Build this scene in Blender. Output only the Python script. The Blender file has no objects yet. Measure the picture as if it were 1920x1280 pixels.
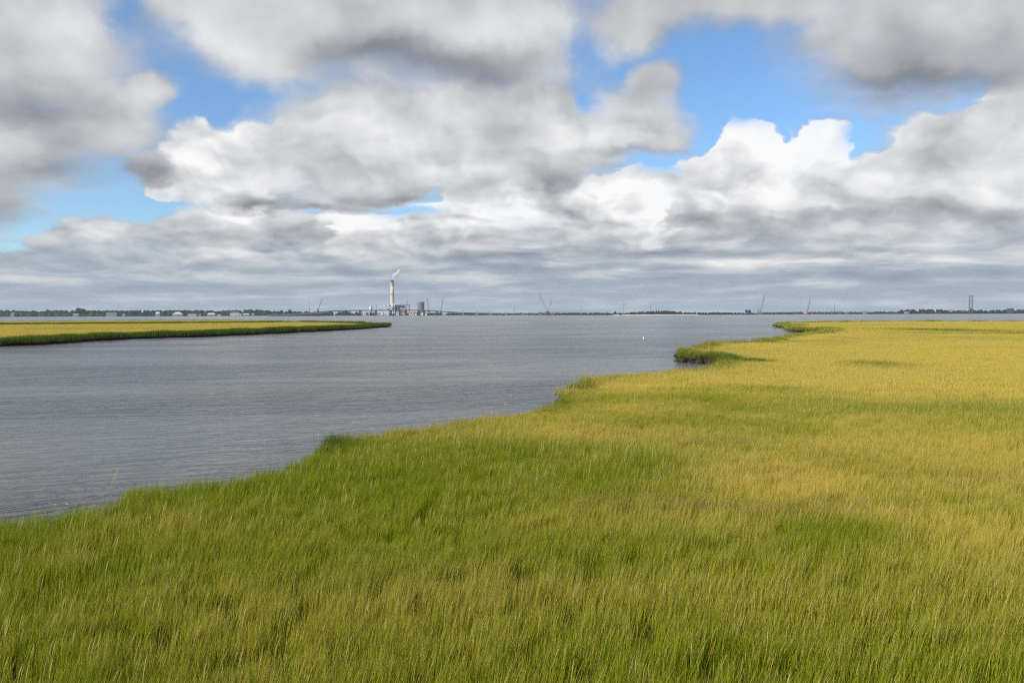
import bpy, math, random
import numpy as np
from mathutils import Vector, Matrix, Euler
R = math.radians
scene = bpy.context.scene
col = scene.collection
rng = np.random.default_rng(7)
random.seed(7)

# ------------------------------------------------------------------ camera
CAM_H = 5.0
FPX = 1600.0                      # focal length in pixels of the 1920 px wide photograph
PITCH, ROLL = R(1.85), R(-0.18)
cam_data = bpy.data.cameras.new('camera')
cam = bpy.data.objects.new('camera', cam_data)
col.objects.link(cam)
cam_data.sensor_width = 36.0
cam_data.lens = 36.0 * FPX / 1920.0
cam_data.clip_start = 0.1
cam_data.clip_end = 60000.0
CM = Matrix.Rotation(R(90) - PITCH, 4, 'X') @ Matrix.Rotation(ROLL, 4, 'Z')
cam.matrix_world = Matrix.Translation((0, 0, CAM_H)) @ CM
scene.camera = cam

def ray(px, py):
    d = CM.to_3x3() @ Vector(((px - 960) / FPX, (640 - py) / FPX, -1.0))
    return d
def ground(px, py, z=0.0):
    """point of height z that the photograph shows at a pixel"""
    d = ray(px, py)
    t = (z - CAM_H) / d.z
    return Vector((d.x * t, d.y * t, z))
def at(px, py, Y):
    """point at depth Y seen at a pixel"""
    d = ray(px, py)
    t = Y / d.y
    return Vector((d.x * t, Y, CAM_H + d.z * t))

# ------------------------------------------------------------------ node expressions
class E:
    """a node socket with arithmetic"""
    def __init__(s, nt, sock): s.nt, s.s = nt, sock
    def _m(s, op, *a, clamp=False):
        n = s.nt.nodes.new('ShaderNodeMath'); n.operation = op; n.use_clamp = clamp
        for i, v in enumerate((s,) + a):
            if isinstance(v, E): s.nt.links.new(v.s, n.inputs[i])
            else: n.inputs[i].default_value = v
        return E(s.nt, n.outputs[0])
    def __add__(s, o): return s._m('ADD', o)
    __radd__ = __add__
    def __sub__(s, o): return s._m('SUBTRACT', o)
    def __rsub__(s, o): return (s * -1.0) + o
    def __mul__(s, o): return s._m('MULTIPLY', o)
    __rmul__ = __mul__
    def __truediv__(s, o): return s._m('DIVIDE', o)
    def __rtruediv__(s, o):
        n = s.nt.nodes.new('ShaderNodeMath'); n.operation = 'DIVIDE'; n.inputs[0].default_value = o
        s.nt.links.new(s.s, n.inputs[1]); return E(s.nt, n.outputs[0])
    def __pow__(s, o): return s._m('POWER', o)
    def max(s, o): return s._m('MAXIMUM', o)
    def min(s, o): return s._m('MINIMUM', o)
    def sqrt(s): return s._m('SQRT')
    def exp(s): return s._m('EXPONENT')
    def abs(s): return s._m('ABSOLUTE')
    def gt(s, o): return s._m('GREATER_THAN', o)
    def madd(s, a, b): return s._m('MULTIPLY_ADD', a, b)
    def step(s, lo, hi, a=0.0, b=1.0, mode='SMOOTHSTEP'):
        n = s.nt.nodes.new('ShaderNodeMapRange'); n.interpolation_type = mode; n.clamp = True
        s.nt.links.new(s.s, n.inputs[0])
        for i, v in zip((1, 2, 3, 4), (lo, hi, a, b)): n.inputs[i].default_value = v
        return E(s.nt, n.outputs[0])
    def mix(s, o, f):                       # s*(1-f) + o*f
        return s + (o - s) * f if isinstance(o, E) else s + (s * -1.0 + o) * f
def vec(nt, x, y, z):
    n = nt.nodes.new('ShaderNodeCombineXYZ')
    for i, v in enumerate((x, y, z)):
        if isinstance(v, E): nt.links.new(v.s, n.inputs[i])
        else: n.inputs[i].default_value = v
    return n.outputs[0]
def split(nt, sock):
    n = nt.nodes.new('ShaderNodeSeparateXYZ'); nt.links.new(sock, n.inputs[0])
    return [E(nt, n.outputs[i]) for i in range(3)]
def noise(nt, v, scale, detail=4, rough=0.55, dim='3D', lac=2.0, dist=0.0):
    n = nt.nodes.new('ShaderNodeTexNoise'); n.noise_dimensions = dim
    nt.links.new(v, n.inputs['Vector'])
    n.inputs['Scale'].default_value = scale; n.inputs['Detail'].default_value = detail
    n.inputs['Roughness'].default_value = rough; n.inputs['Lacunarity'].default_value = lac
    n.inputs['Distortion'].default_value = dist
    return n
def ramp(nt, f, stops, mode='LINEAR'):
    n = nt.nodes.new('ShaderNodeValToRGB'); cr = n.color_ramp; cr.interpolation = mode
    while len(cr.elements) < len(stops): cr.elements.new(0.5)
    for e, (p, c) in zip(cr.elements, stops):
        e.position = p; e.color = (*c, 1)
    nt.links.new(f.s if isinstance(f, E) else f, n.inputs[0])
    return n.outputs[0]
def lin(r, g, b):
    f = lambda c: (c / 255 / 12.92) if c / 255 <= .04045 else ((c / 255 + .055) / 1.055) ** 2.4
    return (f(r), f(g), f(b))
def mixcol(nt, a, b, f):
    n = nt.nodes.new('ShaderNodeMix'); n.data_type = 'RGBA'
    for i, v in ((6, a), (7, b), (0, f)):
        if isinstance(v, E): v = v.s
        if isinstance(v, (tuple, list)): n.inputs[i].default_value = (*v, 1)
        elif isinstance(v, (int, float)): n.inputs[i].default_value = v
        else: nt.links.new(v, n.inputs[i])
    return n.outputs[2]

# ------------------------------------------------------------------ sky, clouds and sun
SUN_EL, SUN_AZ = R(33), R(238)     # azimuth clockwise from +Y: low on the left, a little behind the camera
sun_dir = Vector((math.sin(SUN_AZ) * math.cos(SUN_EL), math.cos(SUN_AZ) * math.cos(SUN_EL), math.sin(SUN_EL)))
SKY_K = 0.1
world = bpy.data.worlds.new('World'); scene.world = world; world.use_nodes = True
def vmath(nt, op, a, b=None, c=None, out=0, scale=None):
    n = nt.nodes.new('ShaderNodeVectorMath'); n.operation = op
    for i, v in enumerate((a, b, c)):
        if v is None: continue
        if isinstance(v, tuple): n.inputs[i].default_value = v
        else: nt.links.new(v, n.inputs[i])
    if scale is not None: n.inputs['Scale'].default_value = scale
    return n.outputs[out]
def build_sky():
    """Two shaders meet in the World: a plain cloudy sky all round, and in front the cloud bank of the photograph, laid out by bearing and height."""
    nt = world.node_tree; nt.nodes.clear()
    out = nt.nodes.new('ShaderNodeOutputWorld')
    bg_all = nt.nodes.new('ShaderNodeBackground'); bg_all.inputs[1].default_value = SKY_K
    bg = nt.nodes.new('ShaderNodeBackground'); bg.inputs[1].default_value = SKY_K
    mx = nt.nodes.new('ShaderNodeMixShader')
    nt.links.new(bg_all.outputs[0], mx.inputs[1]); nt.links.new(bg.outputs[0], mx.inputs[2]); nt.links.new(mx.outputs[0], out.inputs[0])
    SK = SKYDATA
    def sky_tex():
        sky = nt.nodes.new('ShaderNodeTexSky'); sky.sky_type = 'NISHITA'; sky.sun_disc = False
        sky.sun_elevation = SUN_EL; sky.sun_rotation = SUN_AZ; sky.air_density = 1.0; sky.dust_density = 0.3; sky.ozone_density = 3.0
        return vmath(nt, 'MULTIPLY', sky.outputs[0], SK['skymul'])
    tc = nt.nodes.new('ShaderNodeTexCoord')
    dx, dy, dz = split(nt, tc.outputs['Generated'])
    hl = (dx * dx + dy * dy).sqrt().max(0.02)
    s = (dz / hl).max(0.0)
    dyc = dy.max(0.25)
    # direction chart: tangent of the bearing and of the height, in units of 1/1600
    X = dx / dyc * 1600.0 + 960.0
    Y = dz / dyc * -1600.0 + 589.0
    front = (dy / (dx.abs() + 0.001)).step(0.95, 1.3) * Y.step(-230.0, -70.0) * Y.step(700.0, 650.0)
    nt.links.new(front.s, mx.inputs[0])
    # cloud-layer coordinates: features shrink and flatten towards the horizon
    k = (s + 0.10) ** -0.42
    pv = vec(nt, dx / hl * k, dy / hl * k, 0.0)
    # ---- all round
    ga0 = noise(nt, pv, 4.0, 4, 0.55, '2D')
    g1 = noise(nt, vmath(nt, 'ADD', pv, (-.035, .045, 0)), 4.0, 3, 0.45, '2D')
    ga = (E(nt, ga0.outputs[0]) - dz * 0.06).step(0.40, 0.56)
    gb = (E(nt, ga0.outputs[0]) - E(nt, g1.outputs[0])) * 1.5 + E(nt, g1.outputs[0]) * -0.6 + 0.85 - dz * 0.1
    nt.links.new(mixcol(nt, sky_tex(), vmath(nt, 'SCALE', ramp(nt, gb, SK['ramp']), scale=SK['gain'] / SKY_K), ga), bg_all.inputs[0])
    # ---- in front
    n1 = E(nt, noise(nt, pv, 5.0, 7, 0.56, '2D').outputs[0])
    n2 = E(nt, noise(nt, vmath(nt, 'ADD', pv, (7.3, 2.1, 0)), 5.0, 7, 0.56, '2D').outputs[0])
    b1 = E(nt, noise(nt, vmath(nt, 'ADD', pv, (3.3, 9.1, 0)), 2.4, 1, 0.5, '2D').outputs[0])
    f0 = noise(nt, vmath(nt, 'ADD', pv, (17.3, 4.1, 0)), 5.0, 6, 0.5, '2D')
    f1 = noise(nt, vmath(nt, 'ADD', pv, (17.3 - .035, 4.1 + .045, 0)), 5.0, 3.2, 0.42, '2D')
    rel = E(nt, f0.outputs[0]) * 0.35 + E(nt, noise(nt, vmath(nt, 'ADD', pv, (17.3, 4.1, 0)), 5.0, 3.2, 0.42, '2D').outputs[0]) * 0.65 - E(nt, f1.outputs[0])
    fb = E(nt, f0.outputs[0]) - 0.5
    wob = vmath(nt, 'ADD', pv, vmath(nt, 'SCALE', vec(nt, n1, n2, 0.0), scale=0.16))
    def puff(off, det):
        v = nt.nodes.new('ShaderNodeTexVoronoi'); v.voronoi_dimensions = '2D'; v.feature = 'F1'; v.inputs['Scale'].default_value = 8.5
        v.inputs['Detail'].default_value = det; v.inputs['Roughness'].default_value = .45; v.normalize = True
        nt.links.new(vmath(nt, 'ADD', wob, off), v.inputs['Vector']); return E(nt, v.outputs['Distance'])
    pf = puff((0, 0, 0), 2.0)
    bl = 0.45 - pf
    prel = puff((-.016, .022, 0), 2.0) - pf
    sc = s.step(0.0, 0.36, 0.25, 1.0, 'LINEAR')
    wx = X + ((n1 - 0.5) * 210.0 + (b1 - 0.5) * 90.0) * sc
    wy = Y + ((n2 - 0.5) * 150.0 + (b1 - 0.5) * 40.0) * sc
    W2 = vec(nt, wx, wy, 0.0); W3 = vec(nt, wx, wy, wy); XV = vec(nt, X, Y + (wy - Y) * 0.35, 0.0)
    def blob(cx, cy, rx, ry, P):
        d = vmath(nt, 'MULTIPLY_ADD', P, (1 / rx, 1 / ry, 0), (-cx / rx, -cy / ry, 0))
        n = nt.nodes.new('ShaderNodeMath'); n.operation = 'POWER'; n.inputs[0].default_value = math.exp(-1)
        nt.links.new(vmath(nt, 'DOT_PRODUCT', d, d, out=1), n.inputs[1])
        return E(nt, n.outputs[0])
    def union(es):
        m = None
        for cx, cy, rx, up, dn in es:
            d = vmath(nt, 'MULTIPLY_ADD', W3, (1 / rx, 1 / dn, -1 / up), (-cx / rx, -cy / dn, cy / up))
            f = E(nt, vmath(nt, 'LENGTH', vmath(nt, 'MAXIMUM', d, (-99.0, 0, 0)), out=1))
            m = f if m is None else m.min(f)
        return 1.0 - m
    def paint(b, spots, P=W2):
        for cx, cy, rx, ry, a in spots: b = blob(cx, cy, rx, ry, P).madd(a, b)
        return b
    # far rows of stratocumulus: lit tops above shaded bases
    def rowfield(sv, det):
        kk = (sv + 0.05) ** -0.75
        return E(nt, noise(nt, vec(nt, dx / hl * kk * 2.2, dy / hl * kk * 2.2, 0.0), 0.62, det, 0.56, '2D', dist=.25).outputs[0])
    r0 = rowfield(s, 6) - 0.5
    r1 = rowfield(s + 0.008, 4) - 0.5
    B = paint(r0 * s.step(0.0, 0.08, 0.35, 0.85) + (r0 - r1) * s.step(0.02, 0.09, 0.2, 0.8) + SK['bg_base'] + rel * 0.4, SK['bg'], XV)
    A = (wy + r0 * 60.0 + X.step(250.0, 800.0, 0.0, 70.0)).step(SK['bg_top'] - 18, SK['bg_top'] + 22)
    for name in SK['order']:
        L = SK[name]
        field = union(L['shape']) + fb * L.get('nz', 0.5)
        if L.get('bil'): field = field + bl * L['bil']
        a = field.step(0.0, L['soft'])
        if 'base' in L: a = a * (wy + fb * 50.0).step(L['base'] - 62, L['base'] + 50, 1.0, 0.0)
        b = paint(rel * L.get('rel', 1.5) + prel * L.get('puf', 0.0) + fb * L.get('mot', 0.25) + L['b'], L['spots'])
        if L.get('crisp'): b = b + field.step(0.0, 0.35, L['crisp'], 0.0)
        B = B.mix(b, a); A = A + (1.0 - A) * a
    G = paint(fb * 0.9, [g for g in SK['gaps']])
    A = A * G.step(1.0, 0.05)
    B = B._m('ADD', 0.0, clamp=True)
    cloud = mixcol(nt, ramp(nt, B, SK['ramp_low']), ramp(nt, B, SK['ramp']), s.step(0.01, 0.12))
    nt.links.new(mixcol(nt, sky_tex(), vmath(nt, 'SCALE', cloud, scale=SK['gain'] / SKY_K), A), bg.inputs[0])
    world.cycles.sampling_method = 'MANUAL'; world.cycles.sample_map_resolution = 512
SKYDATA = dict(
    gain=1.0, skymul=(1.15, 1.40, 1.62),
    ramp=[(0.0, lin(112, 117, 126)), (0.25, lin(146, 149, 156)), (0.5, lin(184, 186, 190)), (0.75, lin(221, 222, 224)), (1.0, lin(252, 252, 252))],
    ramp_low=[(0.0, lin(118, 134, 152)), (0.25, lin(140, 155, 172)), (0.5, lin(158, 172, 186)), (0.75, lin(205, 208, 210)), (1.0, lin(245, 245, 244))],
    bg_base=0.50, bg_top=462,
    # (x, y, rx, ry, amount) in the warped chart
    bg=[(120, 495, 200, 14, .22), (330, 520, 130, 10, .18), (560, 480, 160, 16, .28), (250, 430, 160, 22, .25), (700, 440, 90, 20, .35),
        (560, 430, 200, 16, -.1), (1080, 478, 220, 18, -.12), (950, 478, 300, 8, -.2), (700, 497, 200, 10, .22), (1020, 520, 400, 9, .12),
        (1700, 488, 420, 12, .22), (1400, 493, 160, 10, .18), (1650, 465, 300, 9, .1), (1640, 425, 150, 14, .15), (1350, 470, 150, 18, .15),
        (1300, 452, 260, 8, -.1), (1750, 450, 250, 8, -.15), (960, 505, 300, 8, -.08),(1500, 520, 500, 10, -.1),(200,470,150,10,-.12),(620,505,200,8,-.1)],
    order=['low_left', 'right_cu', 'right_soft', 'centre_cu', 'left_cu', 'mid', 'top_left', 'top_centre', 'top_right'],
    low_left=dict(shape=[(450, 440, 240, 60, 100), (640, 450, 260, 60, 100), (330, 460, 200, 50, 80), (150, 440, 110, 34, 70), (90, 480, 200, 24, 60)],
        puf=0.6, soft=.3, nz=.5, bil=0.6, base=500, b=0.6, rel=0.8, mot=0.3,
        spots=[(450, 405, 60, 12, .35), (200, 425, 70, 14, .2), (380, 430, 100, 12, .15), (560, 430, 200, 14, -.16), (700, 455, 120, 14, .25), (640, 405, 60, 10, .3), (540, 470, 200, 10, .15), (330, 455, 200, 8, -.15), (780, 430, 80, 14, .2)]),
    right_cu=dict(base=450, shape=[(1240, 410, 190, 90, 130), (1310, 410, 130, 120, 130), (1390, 410, 100, 170, 130), (1525, 410, 95, 172, 130), (1460, 410, 120, 135, 130), (1700, 420, 260, 140, 130), (1880, 420, 240, 230, 130)],
        puf=0.75, soft=.10, nz=.3, bil=0.8, b=0.78, rel=0.8, mot=.3, crisp=.18,
        spots=[(1400, 280, 120, 50, .2), (1540, 275, 80, 50, .18), (1250, 360, 120, 30, .16), (1480, 380, 120, 20, .1), (1420, 330, 90, 14, -.14), (1510, 300, 30, 40, -.08), (1560, 340, 70, 24, -.1), (1650, 330, 80, 60, .02), (1500, 422, 300, 20, -.3), (1780, 402, 260, 24, -.26), (1230, 430, 150, 18, -.2), (1850, 260, 140, 40, -.12), (1750, 330, 60, 40, -.18), (1330, 345, 60, 14, -.14), (1860, 350, 90, 26, .1)]),
    right_soft=dict(puf=0.45, shape=[(1900, 330, 360, 120, 150), (1700, 340, 150, 80, 150), (1990, 260, 160, 100, 150), (1770, 275, 120, 50, 150), (1890, 260, 200, 62, 150)],
        soft=.4, nz=.5, bil=0.4, base=425, b=0.72, rel=0.7, mot=0.22,
        spots=[(1800, 345, 60, 24, .16), (1900, 370, 80, 20, .15), (1760, 300, 70, 30, -.1), (1880, 260, 120, 24, .06), (1800, 402, 220, 20, -.26), (1720, 260, 60, 16, -.06)]),
    centre_cu=dict(base=462, shape=[(960, 420, 140, 115, 110), (850, 440, 150, 75, 110), (1100, 440, 150, 75, 110), (740, 450, 130, 50, 110)],
        puf=0.9, soft=0.16, nz=.3, bil=0.8, b=0.82, rel=1.1, mot=.3, crisp=.18,
        spots=[(950, 355, 80, 26, .2), (850, 400, 70, 18, -.22), (1080, 410, 60, 20, -.12), (900, 452, 220, 14, -.18), (1000, 420, 60, 20, .12)]),
    left_cu=dict(shape=[(420, 340, 150, 100, 40), (320, 350, 70, 70, 30), (560, 350, 180, 140, 50), (650, 360, 150, 140, 40)],
        puf=0.7, soft=0.22, nz=.35, bil=0.6, b=0.74, rel=1.0, mot=.25, crisp=.1,
        spots=[(410, 300, 80, 40, .34), (480, 345, 140, 16, .18), (470, 382, 200, 16, -.42), (600, 385, 120, 22, -.3), (560, 260, 60, 30, .1)]),
    mid=dict(shape=[(820, 280, 300, 170, 100), (650, 270, 190, 120, 100), (1000, 270, 260, 170, 100), (1160, 250, 150, 110, 55), (700, 350, 150, 60, 40), (1060, 310, 80, 80, 70)],
        puf=0.4, soft=0.45, crisp=0.06, nz=.45, bil=0.4, b=0.6, rel=0.6, mot=0.2,
        spots=[(720, 285, 70, 28, .3), (830, 325, 110, 16, .25), (1040, 270, 60, 34, .22), (1160, 255, 70, 24, .22), (620, 245, 70, 20, .25), (800, 200, 100, 30, .12), (760, 370, 140, 14, -.34), (1050, 345, 80, 26, -.28), (900, 240, 100, 30, -.06), (1180, 290, 90, 10, -.2)]),
    top_left=dict(shape=[(60, 120, 300, 320, 160), (40, 260, 260, 160, 150), (200, 240, 190, 130, 100), (-60, 360, 180, 110, 100), (300, 190, 90, 60, 60), (270, 320, 70, 50, 40)],
        puf=0.15, soft=0.6, nz=.5, bil=0.2, b=0.54, rel=0.5, mot=.16,
        spots=[(90, 200, 150, 40, -.2), (150, 60, 120, 70, .2), (30, 270, 80, 30, .22), (150, 330, 160, 24, -.24), (30, 390, 80, 30, -.2), (300, 190, 50, 28, .25), (20, 30, 80, 50, .1), (290, 320, 60, 30, -.12)]),
    top_centre=dict(shape=[(700, 30, 430, 260, 180), (540, 60, 260, 200, 130), (900, 60, 280, 260, 150), (380, -20, 170, 140, 130), (1000, 60, 150, 150, 110)],
        puf=0.15, soft=0.6, nz=.45, bil=0.2, b=0.62, rel=0.5, mot=.16,
        spots=[(790, 115, 180, 34, -.36), (650, 90, 90, 30, -.16), (960, 40, 140, 40, .2), (500, 90, 150, 60, .16), (870, 150, 120, 20, -.24), (1000, 120, 80, 30, -.1), (700, 10, 90, 30, -.1), (620, 190, 80, 20, -.1)]),
    top_right=dict(shape=[(1720, 60, 340, 260, 205), (1380, -20, 360, 160, 120), (1920, 90, 260, 220, 165), (1200, 40, 120, 110, 90), (1240, 170, 70, 60, 55)],
        puf=0.15, soft=0.6, nz=.45, bil=0.2, b=0.54, rel=0.5, mot=.16,
        spots=[(1720, 165, 190, 28, -.4), (1640, 120, 80, 40, -.12), (1880, 60, 120, 40, -.08), (1780, 40, 120, 40, .12), (1350, 20, 150, 30, .08), (1400, 90, 200, 24, -.12), (1560, 200, 70, 20, .12), (1200, 80, 60, 50, .15)]),
    gaps=[(1390, 185, 100, 50, 1.2), (420, 190, 70, 36, .9), (370, 240, 40, 26, 1.0), (1110, 110, 36, 70, .62), (1110, 185, 36, 24, .75), (258, 30, 36, 70, .8), (760, 395, 70, 16, 1.0), (1210, 315, 46, 18, 1.1), (190, 385, 90, 30, 1.0), (1590, 240, 30, 40, .9), (60, 425, 50, 14, 1.0), (1680, 225, 40, 10, .5)],
)
build_sky()
sun_data = bpy.data.lights.new('sun', 'SUN'); sun_data.energy = 4.8; sun_data.angle = R(0.5); sun_data.color = (1.0, 0.94, 0.84)
sun = bpy.data.objects.new('sun', sun_data); col.objects.link(sun)
sun.rotation_euler = sun_dir.to_track_quat('Z', 'Y').to_euler()
sun.location = (0, 0, 300)
vs_ = scene.view_settings; vs_.view_transform = 'Standard'; vs_.look = 'None'; vs_.gamma = 1.0; vs_.exposure = 0.0; vs_.use_curve_mapping = False
scene.cycles.use_denoising = False; scene.cycles.filter_width = 1.1; scene.cycles.adaptive_min_samples = 56; scene.cycles.max_bounces = 6; scene.cycles.diffuse_bounces = 3; scene.cycles.transparent_max_bounces = 8

# ------------------------------------------------------------------ builders
def tag(o, label=None, cat=None, group=None, kind=None):
    if label: o['label'] = label
    if cat: o['category'] = cat
    if group: o['group'] = group
    if kind: o['kind'] = kind
    return o
def empty(name, loc, label, cat, group=None):
    o = bpy.data.objects.new(name, None); col.objects.link(o); o.location = loc
    return tag(o, label, cat, group)
class MB:
    """collects shapes in world coordinates and links them as one mesh object"""
    def __init__(s): s.v, s.f = [], []
    def add(s, vs, fs):
        b = len(s.v); s.v += [tuple(v) for v in vs]; s.f += [tuple(i + b for i in f) for f in fs]; return s
    def box(s, x0, x1, y0, y1, z0, z1):
        return s.add([(x0, y0, z0), (x1, y0, z0), (x1, y1, z0), (x0, y1, z0), (x0, y0, z1), (x1, y0, z1), (x1, y1, z1), (x0, y1, z1)],
                     [(0, 3, 2, 1), (4, 5, 6, 7), (0, 1, 5, 4), (1, 2, 6, 5), (2, 3, 7, 6), (3, 0, 4, 7)])
    def gable(s, x0, x1, y0, y1, z0, z1, hip=0.0):
        xm = hip
        return s.add([(x0, y0, z0), (x1, y0, z0), (x1, y1, z0), (x0, y1, z0), (x0 + xm, (y0 + y1) / 2, z1), (x1 - xm, (y0 + y1) / 2, z1)],
                     [(0, 3, 2, 1), (0, 1, 5, 4), (2, 3, 4, 5), (1, 2, 5), (3, 0, 4)])
    def tube(s, p, q, r0, r1=None, n=6):
        r1 = r0 if r1 is None else r1
        p, q = Vector(p), Vector(q); d = (q - p).normalized()
        a = d.orthogonal().normalized(); b = d.cross(a)
        vs = [c + (a * math.cos(2 * math.pi * i / n) + b * math.sin(2 * math.pi * i / n)) * r for c, r in ((p, r0), (q, r1)) for i in range(n)]
        return s.add(vs, [(i, (i + 1) % n, n + (i + 1) % n, n + i) for i in range(n)] + [tuple(range(n - 1, -1, -1)), tuple(range(n, 2 * n))])
    def lathe(s, c, prof, n=24):
        vs = [(c[0] + r * math.cos(2 * math.pi * i / n), c[1] + r * math.sin(2 * math.pi * i / n), c[2] + z) for r, z in prof for i in range(n)]
        m = len(prof)
        return s.add(vs, [(k * n + i, k * n + (i + 1) % n, (k + 1) * n + (i + 1) % n, (k + 1) * n + i) for k in range(m - 1) for i in range(n)]
                     + [tuple(range(n - 1, -1, -1)), tuple(range((m - 1) * n, m * n))])
    def build(s, name, mat, parent=None, smooth=False):
        off = Vector(parent.location) if parent else Vector((0, 0, 0))
        if parent and parent.parent: off = off + Vector(parent.parent.location)
        me = bpy.data.meshes.new(name)
        me.from_pydata([(v[0] - off[0], v[1] - off[1], v[2] - off[2]) for v in s.v], [], s.f)
        if smooth: me.polygons.foreach_set('use_smooth', [True] * len(me.polygons))
        me.materials.append(mat)
        o = bpy.data.objects.new(name, me); col.objects.link(o)
        if parent: o.parent = parent
        return o
def np_mesh(name, verts, faces_flat, fsize):
    me = bpy.data.meshes.new(name)
    nf = len(faces_flat) // fsize
    me.vertices.add(len(verts)); me.vertices.foreach_set('co', np.asarray(verts, np.float32).ravel())
    if nf:
        me.loops.add(len(faces_flat)); me.polygons.add(nf)
        me.loops.foreach_set('vertex_index', np.asarray(faces_flat, np.int32))
        me.polygons.foreach_set('loop_start', np.arange(nf, dtype=np.int32) * fsize)
        me.polygons.foreach_set('loop_total', np.full(nf, fsize, np.int32))
    me.update(calc_edges=True)
    return me

# smooth random field on the plane
_lat = rng.random((256, 256))
def vnoise(x, y):
    xi, yi = np.floor(x).astype(int), np.floor(y).astype(int)
    fx, fy = x - xi, y - yi
    fx, fy = fx * fx * (3 - 2 * fx), fy * fy * (3 - 2 * fy)
    g = lambda i, j: _lat[i & 255, j & 255]
    return (g(xi, yi) * (1 - fx) + g(xi + 1, yi) * fx) * (1 - fy) + (g(xi, yi + 1) * (1 - fx) + g(xi + 1, yi + 1) * fx) * fy
def fbm(x, y, o=4):
    r, a, t = 0, 1, 0
    for k in range(o):
        r = r + a * vnoise(x * 2 ** k + 17.3 * k, y * 2 ** k + 5.1 * k); t += a; a *= .5
    return r / t

# ------------------------------------------------------------------ materials
def material(name, colr, rough=0.8, var=0.12, scale=0.5, metal=0.0, stretch=(1, 1, 1)):
    """painted or weathered surface with uneven tone"""
    m = bpy.data.materials.new(name); m.use_nodes = True; nt = m.node_tree
    p = nt.nodes['Principled BSDF']; p.inputs['Roughness'].default_value = rough; p.inputs['Metallic'].default_value = metal
    g = nt.nodes.new('ShaderNodeNewGeometry')
    mp = nt.nodes.new('ShaderNodeMapping'); mp.inputs['Scale'].default_value = stretch
    nt.links.new(g.outputs['Position'], mp.inputs[0])
    n = E(nt, noise(nt, mp.outputs[0], scale, 5, 0.6).outputs[0])
    a = tuple(max(0, c * (1 - 2.2 * var)) for c in colr); b = tuple(min(1, c * (1 + 2.2 * var)) for c in colr)
    nt.links.new(ramp(nt, n, [(0.25, a), (0.75, b)]), p.inputs['Base Color'])
    return m
M = dict(
    concrete=material('concrete', (.36, .35, .33), .85, .12, .15),
    old_concrete=material('weathered_concrete', (.15, .15, .155), .85, .15, .12),
    chimney=material('chimney_brick', (.62, .50, .38), .85, .08, .1, stretch=(1, 1, .3)),
    ring=material('grey_band', (.42, .45, .47), .7),
    dark=material('dark_steel', (.06, .065, .07), .6),
    rust=material('rusty_brown', (.20, .10, .06), .85),
    blue=material('pale_blue_cladding', (.46, .60, .68), .6, .06),
    steel_blue=material('steel_blue', (.07, .15, .22), .5),
    tower=material('tower_shell', (.19, .19, .20), .9, .1, .06, stretch=(1, 1, .2)),
    white=material('white_paint', (.78, .78, .76), .6, .05),
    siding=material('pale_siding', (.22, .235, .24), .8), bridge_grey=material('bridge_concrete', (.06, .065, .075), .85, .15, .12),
    pink=material('pinkish_brick', (.42, .30, .27), .85),
    red=material('red_paint', (.50, .06, .04), .5),
    orange=material('orange_paint', (.70, .33, .08), .5),
    crane=material('crane_steel', (.13, .12, .12), .6),
    roof=material('slate_roof', (.13, .14, .15), .8),
    grey_wall=material('grey_siding', (.50, .50, .48), .8),
    tan_wall=material('tan_siding', (.48, .40, .32), .8),
    glass=material('window_glass', (.03, .04, .05), .15),
    bark=material('bark', (.09, .07, .05), .9),
    sand=material('sand', (.62, .52, .38), .95, .06, .05),
    mud=material('mud', (.040, .030, .020), .8, .3, 1.5),
    shore=material('shore_ground', (.05, .055, .035), .95, .2, .02),
)
def leaf_material(name, a, b, scale):
    m = bpy.data.materials.new(name); m.use_nodes = True; nt = m.node_tree
    p = nt.nodes['Principled BSDF']; p.inputs['Roughness'].default_value = .9; p.inputs['Specular IOR Level'].default_value = .1
    g = nt.nodes.new('ShaderNodeNewGeometry')
    n = E(nt, noise(nt, g.outputs['Position'], scale, 4, 0.6).outputs[0])
    nt.links.new(ramp(nt, n, [(0.3, a), (0.7, b)]), p.inputs['Base Color'])
    return m
M['leaf'] = leaf_material('tree_leaves', (.012, .02, .014), (.03, .04, .022), .05)  # leaf tone darkened: cloud shadow over the far woods is put into the colour
M['leaf_light'] = leaf_material('shrub_leaves', (.035, .05, .025), (.06, .07, .035), .04)
M['cedar'] = leaf_material('cedar_leaves', (.012, .02, .013), (.025, .032, .02), .1)

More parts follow.
